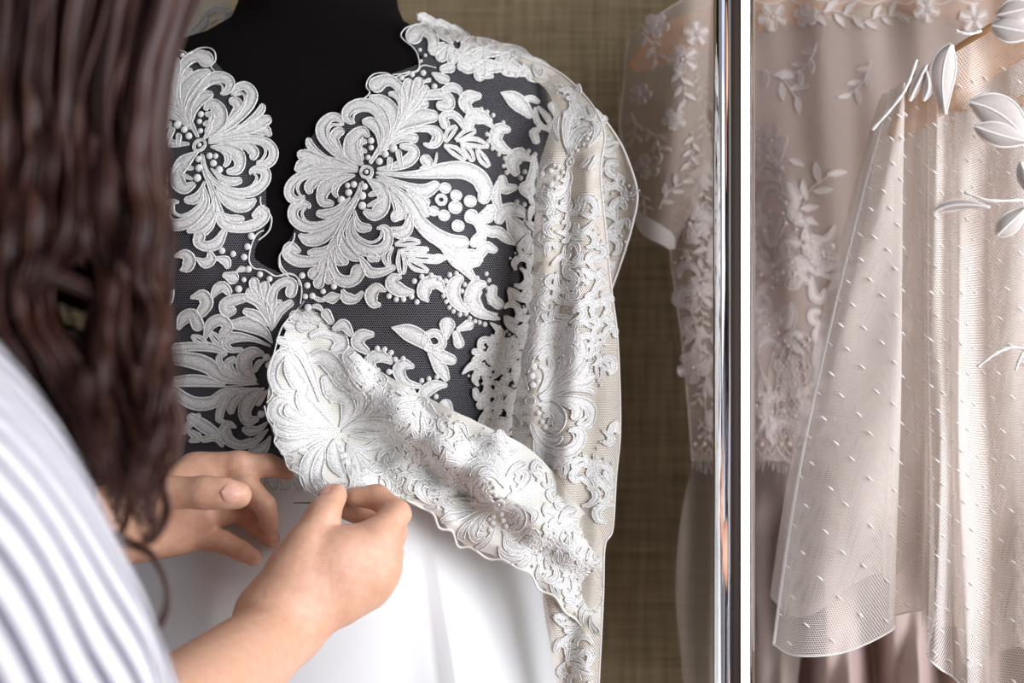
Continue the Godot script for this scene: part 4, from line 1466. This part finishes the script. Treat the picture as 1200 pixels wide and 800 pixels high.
# ---------------------------------------------------------------- the rack and what hangs on it
func build_rack() -> void:
	var rack := thing("clothes_rack", "chrome clothes rack whose shiny round post stands before the hanging lace garments", "clothes rack", Vector3(0.1485, 0, -0.97))
	var s := Shape.new()
	lathe(s, [Vector2(0.0, 0.03), Vector2(0.0139, 0.03), Vector2(0.0139, 1.72), Vector2(0.0, 1.72)], Vector3(0.1485, 0, -0.97), 48)
	part("post", s, M.chrome, rack)
	var r := Shape.new()
	lathe(r, [Vector2(0.0, 0.03), Vector2(0.0139, 0.03), Vector2(0.0139, 1.72), Vector2(0.0, 1.72)], Vector3(0.62, 0, -0.97), 24)
	part("post", r, M.chrome, rack)
	var rail := Shape.new()
	tube(rail, PackedVector3Array([Vector3(0.1485, 1.72, -0.97), Vector3(0.62, 1.72, -0.97)]), PackedFloat32Array([0.0125, 0.0125]), 16)
	tube(rail, PackedVector3Array([Vector3(0.35, 1.72, -0.97), Vector3(0.35, 1.72, -1.36)]), PackedFloat32Array([0.011, 0.011]), 16)
	tube(rail, PackedVector3Array([Vector3(0.2, 1.72, -1.36), Vector3(0.5, 1.72, -1.36)]), PackedFloat32Array([0.011, 0.011]), 16)
	for x in [0.2, 0.5]:
		tube(rail, PackedVector3Array([Vector3(x, 1.72, -1.36), Vector3(x, 0.03, -1.36)]), PackedFloat32Array([0.011, 0.011]), 16)
	part("rail", rail, M.chrome, rack)
	for x in [0.1485, 0.62]:
		var foot := Shape.new()
		lathe(foot, [Vector2(0.0, 0.0), Vector2(0.026, 0.0), Vector2(0.028, 0.008), Vector2(0.024, 0.03), Vector2(0.0, 0.032)], Vector3(x, 0, -0.97), 20)
		part("foot", foot, M.form, rack)
	for x in [0.2, 0.5]:
		var foot := Shape.new()
		lathe(foot, [Vector2(0.0, 0.0), Vector2(0.026, 0.0), Vector2(0.028, 0.008), Vector2(0.024, 0.03), Vector2(0.0, 0.032)], Vector3(x, 0, -1.36), 20)
		part("foot", foot, M.form, rack)

func arm(s: Shape, line: Array, deep: float, high: float) -> void:     # a flat wooden arm with rounded edges, swept along places in the world
	var n := line.size()
	for i in n:
		var t: Vector3 = (line[mini(i + 1, n - 1)] - line[maxi(i - 1, 0)]).normalized()
		var side := t.cross(Vector3.UP).normalized()
		var up := side.cross(t)
		var f := minf(1.0, minf(i + 0.6, n - 1 - i + 0.6) / 2.0)
		for k in 12:
			var a := TAU * k / 12
			var c := signf(cos(a)) * pow(absf(cos(a)), 0.6)
			var q := signf(sin(a)) * pow(absf(sin(a)), 0.6)
			s.vert(line[i] + side * c * deep * f + up * q * high * f, Vector2(i, k))
	s.lattice(0, n, 12, true)

func hanger(called: String, label: String, middle: Vector3, tip_l: Vector3, tip_r: Vector3, bar: Array) -> Node3D:
	var h := thing(called, label, "hanger", middle, "wooden hangers on the chrome rack")
	var s := Shape.new()
	var line := []
	for i in 25:
		var f := i / 24.0
		var p := tip_l.lerp(middle, f * 2.0) if f < 0.5 else middle.lerp(tip_r, f * 2.0 - 1.0)
		var e := absf(f - 0.5) * 2.0
		p.y -= 0.02 * pow(e, 6.0) - 0.008 * e * (1.0 - e)
		line.append(p)
	arm(s, line, 0.008, 0.017)
	part("shoulder_arm", s, M.wood, h)
	if bar.size():
		var b := Shape.new()
		tube(b, PackedVector3Array(bar), PackedFloat32Array([0.006, 0.006]), 12)
		part("trouser_bar", b, M.wood, h)
	var hook := Shape.new()
	var pts := PackedVector3Array([middle + Vector3(0, 0.01, 0)])
	var radii := PackedFloat32Array([0.002])
	var top := 1.72 - middle.y
	for i in 13:
		var a := -0.5 * PI + PI * 1.25 * i / 12.0
		pts.append(middle + Vector3(0, top, 0) + Vector3(0.0145 * cos(a), 0.0145 * sin(a) , 0))
		radii.append(0.002)
	pts[1] = middle + Vector3(0, top - 0.03, 0)
	tube(hook, pts, radii, 8)
	part("hook", hook, M.chrome, h)
	return h

func flower(x: float, y: float, r: float, turn: float) -> Array:
	var out := []
	for k in 5:
		var a := turn + TAU * k / 5
		var pts := PackedVector3Array()
		for q in [Vector2(0.2, 0.0), Vector2(0.5, -0.32), Vector2(0.95, -0.3), Vector2(1.05, 0.0), Vector2(0.95, 0.3), Vector2(0.5, 0.32), Vector2(0.2, 0.0)]:
			var d: Vector2 = q.rotated(a) * r
			pts.append(Vector3(x + d.x, y + d.y, 1))
		out.append(["C", pts])
		var d1 := Vector2(0.3, 0).rotated(a) * r
		var d2 := Vector2(0.85, 0).rotated(a) * r
		out.append(["P", PackedVector3Array([Vector3(x + d1.x, y + d1.y, r * 0.08), Vector3(x + (d1.x + d2.x) / 2, y + (d1.y + d2.y) / 2, r * 0.2), Vector3(x + d2.x, y + d2.y, r * 0.2)])])
	out.append(["D", PackedVector3Array([Vector3(x, y, r * 0.16)])])
	return out

func sprig(x: float, y: float, size: float, turn: float) -> Array:
	var out := []
	var stem := PackedVector3Array()
	for q in [Vector2(-1, 0.25), Vector2(-0.4, 0.0), Vector2(0.2, -0.05), Vector2(1, 0.2)]:
		var d: Vector2 = q.rotated(turn) * size
		stem.append(Vector3(x + d.x, y + d.y, 1))
	out.append(["C", stem])
	for k in 5:
		var side := -1.0 if k % 2 else 1.0
		var a := Vector2(-0.7 + 0.38 * k, 0.05).rotated(turn) * size
		var b := Vector2(-0.5 + 0.38 * k, 0.25 * side).rotated(turn) * size
		var c := Vector2(-0.25 + 0.38 * k, 0.5 * side).rotated(turn) * size
		out.append(["P", PackedVector3Array([Vector3(x + a.x, y + a.y, size * 0.03), Vector3(x + b.x, y + b.y, size * 0.13), Vector3(x + c.x, y + c.y, size * 0.04)])])
	return out

func build_lace_top() -> void:
	hanger("wooden_hanger", "pale wooden hanger inside the sheer lace top behind the chrome post", Vector3(0.305, 1.548, -1.215), spot(741, 52, 1.21), spot(1300, 60, 1.21), [])
	# dusty pink dress underneath
	var dress := thing("pink_dress", "dusty pink satin dress with long folds hanging behind the lace top", "dress", spot(1010, 400, 1.25) * Vector3(1, 0, 1))
	var rose := Cloth.new(780, -10, 1300, 860, 5.0, func(x: float, y: float) -> Vector3:
		var low := smoothstep(560.0, 700.0, y)
		var f := 0.006 * sin(x * 0.045 + y * 0.002) + low * (0.024 * sin(x * 0.075 - y * 0.012) + 0.012 * sin(x * 0.16 + y * 0.006))
		f += (1.0 - low) * (0.004 * sin(x * 0.09 - y * 0.02) * smoothstep(1000.0, 850.0, x) + 0.004 * sin(x * 0.02 + y * 0.025))
		var u := (x - 1030.0) / 230.0
		return spot(x, y, 1.235 + 0.03 * u * u - f))
	var s := Shape.new()
	sheet(s, rose, [Vector3(26, 852, 1215), Vector3(60, 846, 1225), Vector3(150, 838, 1235), Vector3(300, 836, 1240), Vector3(450, 838, 1240), Vector3(560, 842, 1240), Vector3(650, 850, 1250), Vector3(850, 862, 1270)], 90, 5.0)
	var d := part("bodice_and_skirt", s, M.rose, dress)
	var band := Shape.new()
	sheet(band, rose, [Vector3(24, 852, 1215), Vector3(36, 851, 1218)], 60, 4.0, 0.0025)
	part("neck_binding", band, M.rose, d)
	var seam := Shape.new()
	var waist := PackedVector3Array()
	for k in 12:
		waist.append(Vector3(842 + 30.0 * k, 632 - 8.0 * sin(k * 0.4) + k * 1.5, 1))
	cord(seam, rose, waist, 1.4)
	part("waist_seam", seam, M.rose, d)
	# sheer overskirt
	var veil := Cloth.new(770, 520, 1000, 860, 6.0, func(x: float, y: float) -> Vector3: return spot(x, y, 1.205 + 0.008 * sin(x * 0.09 + y * 0.006) + 0.004 * sin(x * 0.21)))
	var v := Shape.new()
	sheet(v, veil, [Vector3(535, 812, 985), Vector3(590, 801, 985), Vector3(640, 794, 980), Vector3(700, 792, 960), Vector3(760, 797, 940), Vector3(850, 806, 930)], 40, 6.0)
	part("sheer_overskirt", v, M.tulle, dress)
	# the lace top
	var top := thing("lace_top", "sheer blush lace top with floral embroidery and an eyelash fringe hem over the pink dress", "blouse", spot(1010, 400, 1.2) * Vector3(1, 0, 1))
	var lace := Cloth.new(710, -60, 1300, 570, 5.0, func(x: float, y: float) -> Vector3:
		var u := (x - 1010.0) / 270.0
		return spot(x, y, 1.175 + 0.028 * u * u + 0.005 * sin(x * 0.05 + y * 0.008) + 0.003 * sin(x * 0.11 - y * 0.01)))
	var body_rows := [Vector3(-40, 850, 1240), Vector3(60, 838, 1240), Vector3(150, 828, 1240), Vector3(290, 785, 1240), Vector3(330, 790, 1240), Vector3(400, 799, 1240), Vector3(470, 806, 1240), Vector3(540, 812, 1240)]
	var sleeve_rows := [Vector3(-20, 830, 860), Vector3(0, 800, 860), Vector3(20, 768, 855), Vector3(40, 742, 850), Vector3(60, 735, 846), Vector3(100, 731, 842), Vector3(150, 727, 836), Vector3(200, 737, 832), Vector3(250, 748, 812), Vector3(266, 751, 800), Vector3(290, 783, 792)]
	var b := Shape.new()
	sheet(b, lace, body_rows, 60, 6.0)
	var bp := part("bodice", b, M.net_rose, top)
	var sl := Shape.new()
	var over := Cloth.new(710, -60, 880, 310, 5.0, func(x: float, y: float) -> Vector3: return spot(x, y, 1.17 + 0.000012 * pow(x - 800.0, 2.0) + 0.004 * sin(x * 0.09 + y * 0.02)))
	sheet(sl, over, sleeve_rows, 24, 6.0)
	var sp := part("sleeve", sl, M.net_rose, top)
	var hem := Shape.new()
	sheet(hem, over, [Vector3(248, 747, 752), Vector3(262, 748, 774), Vector3(276, 757, 790), Vector3(292, 784, 792)], 10, 4.0, 0.002)
	part("hem_band", hem, M.white_band, sp)
	# flowers and sprigs
	var strokes := []
	for q in [[808, 262, 22, 0.2], [930, 320, 19, 0.5], [905, 165, 17, 0.0], [818, 345, 20, 0.7], [965, 300, 17, 0.2], [900, 380, 15, 0.9], [812, 430, 18, 0.3], [905, 20, 16, 0.4], [945, 18, 13, 0.8], [1085, 12, 14, 0.2], [1035, 250, 16, 0.4], [1140, 22, 16, 0.9]]:
		stitch("embroidered_flower", flower(q[0], q[1], q[2], q[3]), lace, M.rose_lace, bp, 0.001, 0.85)
	for q in [[915, 95, 32, 0.7], [945, 75, 26, 2.3], [900, 195, 30, -0.4], [950, 225, 34, -0.9], [860, 250, 26, 1.4], [820, 200, 26, 1.7], [945, 265, 26, 1.2], [818, 300, 24, 0.6], [985, 345, 26, 1.5], [815, 390, 26, 1.6], [890, 300, 26, 1.7], [860, 420, 26, 1.4], [975, 15, 30, 0.1], [1030, 20, 26, -0.2], [1010, 95, 26, 2.2], [880, 340, 22, 0.3]]:
		stitch("embroidered_sprig", sprig(q[0], q[1], q[2], q[3]), lace, M.rose_lace, bp, 0.001, 0.85)
	for side in [-1, 1]:                                # oval lattice panels above the fringe
		for q in [932.0, 860.0]:
			for ring in 3:
				var pts := PackedVector3Array()
				for k in 9:
					var a := PI * 0.5 - PI * k / 8.0
					pts.append(Vector3(q + side * (12.0 + ring * 11.0) * cos(a), 462.0 + (64.0 + ring * 9.0) * sin(a) * (1.0 if sin(a) > 0 else 0.9), 1))
				strokes.append(["C", pts])
			for k in 7:
				strokes.append(["D", PackedVector3Array([Vector3(q + side * 17.0 * cos(PI * 0.5 - PI * k / 6.0), 462.0 + 66.0 * sin(PI * 0.5 - PI * k / 6.0), 2.2)])])
	for k in 26:
		var a := Vector2(912.0 + 6.0 * (k % 5) + (k / 5) % 2 * 3, 420.0 + 15.0 * (k / 5))
		strokes.append(["C", PackedVector3Array([Vector3(a.x, a.y, 1), Vector3(a.x + 5, a.y + 8, 1), Vector3(a.x, a.y + 15, 1), Vector3(a.x - 5, a.y + 8, 1), Vector3(a.x, a.y, 1)])])
	for k in 17:
		var x := 815.0 + 11.0 * k
		strokes.append(["D", PackedVector3Array([Vector3(x, 520, 3.2), Vector3(x + 5, 511, 2.2)])])
		strokes.append(["C", PackedVector3Array([Vector3(x - 5, 524, 1), Vector3(x, 533, 1), Vector3(x + 5, 524, 1)])])
	for k in 10:
		stitch("embroidered_sprig", sprig(822.0 + 4 * (k % 2), 100.0 + 45.0 * k, 15.0, 1.4 + 0.3 * (k % 3)), lace, M.rose_lace, bp, 0.001, 0.85)
	sew(strokes, lace, M.rose_lace, bp, 0.001, false, null, 0.85)
	for q in [[770, 30, 14, 0.2], [800, 70, 16, 0.6], [752, 110, 12, 0.1], [760, 195, 14, 0.6], [790, 140, 12, 0.4], [815, 40, 13, 0.9]]:
		stitch("embroidered_flower", flower(q[0], q[1], q[2], q[3]), over, M.rose_lace, sp, 0.001, 0.85)
	for q in [[765, 55, 20, 1.2], [745, 150, 18, 1.6], [785, 225, 22, -0.8], [800, 100, 22, 1.4], [770, 165, 20, 1.1], [755, 235, 15, 1.3], [810, 175, 20, 1.7]]:
		stitch("embroidered_sprig", sprig(q[0], q[1], q[2], q[3]), over, M.rose_lace, sp, 0.001, 0.85)
	var fringe := Shape.new()
	var rng := RandomNumberGenerator.new()
	rng.seed = 9
	sew(filler([Vector3(110, 832, 860), Vector3(200, 815, 920), Vector3(300, 788, 990), Vector3(400, 800, 985), Vector3(515, 810, 990)], 22.0, 19.0, rng, 700), lace, M.rose_lace, bp, 0.0008, false, null, 0.7)
	for k in 120:
		var x := 812.0 + 3.4 * k
		var dip := 536.0 + 5.0 * absf(sin(x * 0.07))
		cord(fringe, lace, PackedVector3Array([Vector3(x, dip - 8, 1), Vector3(x + rng.randf_range(-1, 1), dip + 3, 1), Vector3(x + rng.randf_range(-3, 3), dip + rng.randf_range(8, 15), 1)]), 0.5)
	part("eyelash_fringe", fringe, M.rose_lace, bp).set_meta("kind", "stuff")
	var edge := Shape.new()
	var lip := PackedVector3Array()
	for q in sleeve_rows.slice(1):
		lip.append(Vector3(q.y, q.x, 1))
	cord(edge, over, lip, 1.0)
	cord(edge, lace, PackedVector3Array([Vector3(785, 290, 1), Vector3(790, 330, 1), Vector3(799, 400, 1), Vector3(806, 470, 1), Vector3(811, 540, 1)]), 0.9)
	var neck := PackedVector3Array()
	for k in 20:
		neck.append(Vector3(880 + 14.0 * k, -2 + 7.0 * absf(sin(k * 1.1)), 1))
	cord(edge, lace, neck, 1.0)
	part("edge_cord", edge, M.rose_lace, top)

# the dotted tulle blouse nearest the eye: a pleated sheet, each pleat line given at its top and its hem
const PLEATS := [[1046, 1.004, 905, 1.015, 755], [1049, 1.0, 930, .99, 768], [1055, .992, 990, .985, 764], [1061, .99, 1048, .993, 738], [1058, 1.003, 1044, 1.02, 724], [1070, 1.002, 1070, 1.03, 716], [1086, 1.0, 1093, 1.022, 718], [1088, .996, 1088, .985, 764], [1098, .99, 1102, .976, 782], [1108, 1.0, 1118, .99, 794], [1118, .992, 1130, .975, 812], [1135, .996, 1142, .985, 826], [1150, 1.005, 1160, 1.006, 835], [1170, 1.0, 1182, .99, 840], [1200, .992, 1215, .98, 845], [1250, .99, 1260, .985, 845], [1330, 1.0, 1345, 1.0, 840]]

func build_tulle_top() -> void:
	hanger("wooden_hanger", "wooden hanger with a lower bar seen through the dotted white tulle at the right edge", spot(1320, -30, 1.03), spot(1046, 128, 1.02), spot(1590, 120, 1.06), [spot(1068, 122, 1.022), spot(1560, 112, 1.05)])
	var top := thing("tulle_top", "white dotted tulle blouse with leaf appliques hanging nearest on the rack", "blouse", spot(1200, 400, 1.0) * Vector3(1, 0, 1))
	var at := func(u: float, f: float) -> Vector3:
		var k := clampi(int(u), 0, PLEATS.size() - 2)
		var g := u - k
		var c := []
		for i in 5:
			c.append(cubic_interpolate(PLEATS[k][i], PLEATS[k + 1][i], PLEATS[maxi(k - 1, 0)][i], PLEATS[mini(k + 2, PLEATS.size() - 1)][i], g))
		var high: float = 101.0 - (c[0] - 1052.0) * 0.59
		var e := pow(f, 0.92)
		var x: float = lerpf(c[0], c[2], e) - 9.0 * sin(PI * f) * clampf(1.0 - u / 3.0, 0.0, 1.0) + 2.5 * sin(f * 7.0 + u * 1.3) * f
		return spot(x, lerpf(high, c[4], f), lerpf(c[1], c[3], f) + 0.003 * sin(f * 9.0 + u * 2.0))
	var run := [0.0]                                      # centimetres of cloth across the pleats
	for i in PLEATS.size() - 1:
		run.append(run[-1] + maxf(absf(PLEATS[i + 1][2] - PLEATS[i][2]) * 0.06, absf(PLEATS[i + 1][3] - PLEATS[i][3]) * 100.0))
	for layer in 2:
		var s := Shape.new()
		var rows := 70
		var columns := 120
		for j in rows + 1:
			for i in columns + 1:
				var u := (PLEATS.size() - 1) * i / float(columns)
				var p: Vector3 = at.call(u, j / float(rows))
				if layer == 1:
					p = at.call(u, j / float(rows) * (0.93 + 0.02 * sin(u * 1.7)))
					p += Vector3(0.004 * sin(u * 2.0), 0, -0.035 - 0.004 * sin(u * 3.1))
				s.vert(p, Vector2(lerpf(run[int(u)], run[mini(int(u) + 1, run.size() - 1)], u - int(u)), j / float(rows) * 38.0))
		s.lattice(0, rows + 1, columns + 1)
		part("front_panel" if layer == 0 else "back_panel", s, M.net_dotted, top)
	# woven dots
	var rng := RandomNumberGenerator.new()
	rng.seed = 31
	var dots := Shape.new()
	for j in 24:
		for i in 16:
			var u := 0.25 + i * 1.0 + 0.5 * (j % 2) + rng.randf_range(-0.1, 0.1)
			var f := 0.06 + j * 0.04 + rng.randf_range(-0.006, 0.006)
			if u > 15.8:
				continue
			var p: Vector3 = at.call(u, f) + Vector3(0, 0, 0.0012)
			var t := Vector3(0.0021, -0.0017, 0.0)
			tube(dots, PackedVector3Array([p - t, p - t * 0.5, p, p + t * 0.5, p + t]), PackedFloat32Array([0.0002, 0.0005, 0.00075, 0.0005, 0.0002]), 5)
	part("woven_dots", dots, M.cord, top).set_meta("kind", "stuff")
	var rim := Shape.new()
	for u in [0.0]:
		var pts := PackedVector3Array()
		var radii := PackedFloat32Array()
		for k in 40:
			pts.append(at.call(u, k / 39.0))
			radii.append(0.0011)
		tube(rim, pts, radii, 6)
	var pts2 := PackedVector3Array()
	var radii2 := PackedFloat32Array()
	for k in 161:
		pts2.append(at.call((PLEATS.size() - 1) * k / 160.0, 1.0))
		radii2.append(0.0006)
	tube(rim, pts2, radii2, 5)
	part("edge_cord", rim, M.cord, top)
	# leaf appliques: embroidered leaves with a raised rim and vein
	for q in [[Vector3(1115, 52, .985), Vector3(1098, 80, .982), Vector3(1108, 134, .984), 15.0], [Vector3(1136, 120, .978), Vector3(1180, 128, .972), Vector3(1204, 168, .975), 22.0], [Vector3(1142, 148, .973), Vector3(1172, 160, .968), Vector3(1205, 166, .97), 14.0], [Vector3(1162, 30, .985), Vector3(1182, 34, .98), Vector3(1215, 40, .98), 16.0], [Vector3(1168, 18, .985), Vector3(1190, 12, .98), Vector3(1215, 8, .98), 14.0],
		[Vector3(1094, 249, .983), Vector3(1115, 234, .978), Vector3(1160, 243, .975), 6.0], [Vector3(1168, 276, .975), Vector3(1182, 262, .97), Vector3(1204, 242, .972), 12.0], [Vector3(1066, 118, .986), Vector3(1078, 92, .985), Vector3(1086, 76, .985), 5.0], [Vector3(1086, 84, .985), Vector3(1092, 104, .983), Vector3(1082, 118, .985), 5.0], [Vector3(1196, 190, .972), Vector3(1203, 208, .97), Vector3(1212, 232, .972), 10.0]]:
		part("leaf_applique", leaf_shape(q[0], q[1], q[2], q[3]), M.leaf, top)
	for q in [[Vector3(1022, 152, .99), Vector3(1050, 120, .985), Vector3(1064, 98, .984), Vector3(1074, 70, .985)], [Vector3(1130, 225, .977), Vector3(1160, 235, .972), Vector3(1205, 234, .972)], [Vector3(1145, 430, .968), Vector3(1165, 415, .965), Vector3(1185, 407, .966), Vector3(1205, 410, .966)], [Vector3(1190, 434, .966), Vector3(1196, 418, .965), Vector3(1205, 405, .966)], [Vector3(1120, 36, .986), Vector3(1135, 40, .985), Vector3(1150, 36, .985)]]:
		var st := Shape.new()
		var line := PackedVector3Array()
		var rad := PackedFloat32Array()
		for i in q.size() - 1:
			for k in 6:
				var c: Vector3 = q[i].cubic_interpolate(q[i + 1], q[maxi(i - 1, 0)], q[mini(i + 2, q.size() - 1)], k / 6.0)
				line.append(spot(c.x, c.y, c.z))
				rad.append(0.0011 + 0.0003 * sin(k * 2.0))
		line.append(spot(q[-1].x, q[-1].y, q[-1].z))
		rad.append(0.0012)
		tube(st, line, rad, 6)
		part("embroidered_stem", st, M.cord, top)

func leaf_shape(a: Vector3, b: Vector3, c: Vector3, wide: float) -> Shape:
	var s := Shape.new()
	var n := 18
	var across := 9
	var rim_l := PackedVector3Array()
	var rim_r := PackedVector3Array()
	var vein := PackedVector3Array()
	for i in n + 1:
		var f := i / float(n)
		var p := a.lerp(b, f).lerp(b.lerp(c, f), f)
		var t := (b - a).lerp(c - b, f)
		var side := Vector2(-t.y, t.x).normalized()
		var w := wide * pow(sin(PI * clampf(f, 0.02, 0.98)), 0.8) * (1.15 - 0.4 * f)
		for k in across:
			var u := k / float(across - 1) * 2.0 - 1.0
			var q := spot(p.x + side.x * u * w, p.y + side.y * u * w, p.z + 0.004 * u * u - 0.0008 * (1 if k % 2 else 0))
			s.vert(q, Vector2(u * 0.3, f * 0.6), Color(0.66, 0.63, 0.61) * (1.0 if (i + k) % 3 else 0.93))
			if k == 0:
				rim_l.append(q)
			elif k == across - 1:
				rim_r.append(q)
			elif k == across / 2:
				vein.append(q)
	s.lattice(0, n + 1, across)
	var r := PackedFloat32Array()
	r.resize(n + 1)
	r.fill(0.00095)
	for line in [rim_l, rim_r, vein]:
		tube(s, line, r, 6)
	return s

func build_pin() -> void:
	var pin := Shape.new()
	tube(pin, PackedVector3Array([spot(344, 589, 0.966), spot(372, 589, 0.95)]), PackedFloat32Array([0.0003, 0.0005]), 6)
	var o := part("sewing_needle", pin, M.steel, self)
	tag(o, "thin dark steel needle stuck in the white satin between the two hands", "needle")

func _ready() -> void:
	# camera
	var cam := Camera3D.new()
	cam.name = "camera"
	cam.position = Vector3(0, EYE, 0)
	var lens := CameraAttributesPhysical.new()
	lens.frustum_focal_length = 51.0
	lens.frustum_focus_distance = 0.965
	lens.frustum_near = 0.05
	lens.frustum_far = 60.0
	lens.exposure_aperture = 4.5
	cam.attributes = lens
	add_child(cam)
	cam.current = true
	# sky and exposure
	var env := Environment.new()
	env.background_mode = Environment.BG_SKY
	var sky := Sky.new()
	var air := ProceduralSkyMaterial.new()
	air.sky_top_color = Color(0.62, 0.74, 0.92)
	air.sky_horizon_color = Color(0.9, 0.93, 0.97)
	air.ground_bottom_color = Color(0.45, 0.44, 0.42)
	air.ground_horizon_color = Color(0.8, 0.82, 0.84)
	air.sky_energy_multiplier = 1.0
	sky.sky_material = air
	env.sky = sky
	env.tonemap_mode = Environment.TONE_MAPPER_LINEAR
	env.tonemap_exposure = 1.0
	env.sdfgi_enabled = true
	env.ssao_enabled = true
	env.ssil_enabled = true
	var world := WorldEnvironment.new()
	world.name = "environment"
	world.environment = env
	add_child(world)
	# daylight entering by the two windows
	for q in [[Vector3(WINDOW_X - 0.01, 1.4, 0.4), PI / 2, Vector2(2.4, 2.05), 10.5, Color(0.97, 0.98, 1.0)], [Vector3(-WINDOW_X + 0.01, 1.6, 0.1), -PI / 2, Vector2(1.5, 1.6), 0.25, Color(0.93, 0.96, 1.0)]]:
		var day := AreaLight3D.new()
		day.name = "window_daylight"
		day.position = q[0]
		day.rotation.y = q[1]
		day.area_size = q[2]
		day.area_range = 12.0
		day.light_energy = q[3]
		day.light_color = q[4]
		day.shadow_enabled = true
		add_child(day, true)
	make_materials()
	build_room()
	build_form()
	build_gown()
	build_person()
	build_rack()
	build_lace_top()
	build_tulle_top()
	build_pin()
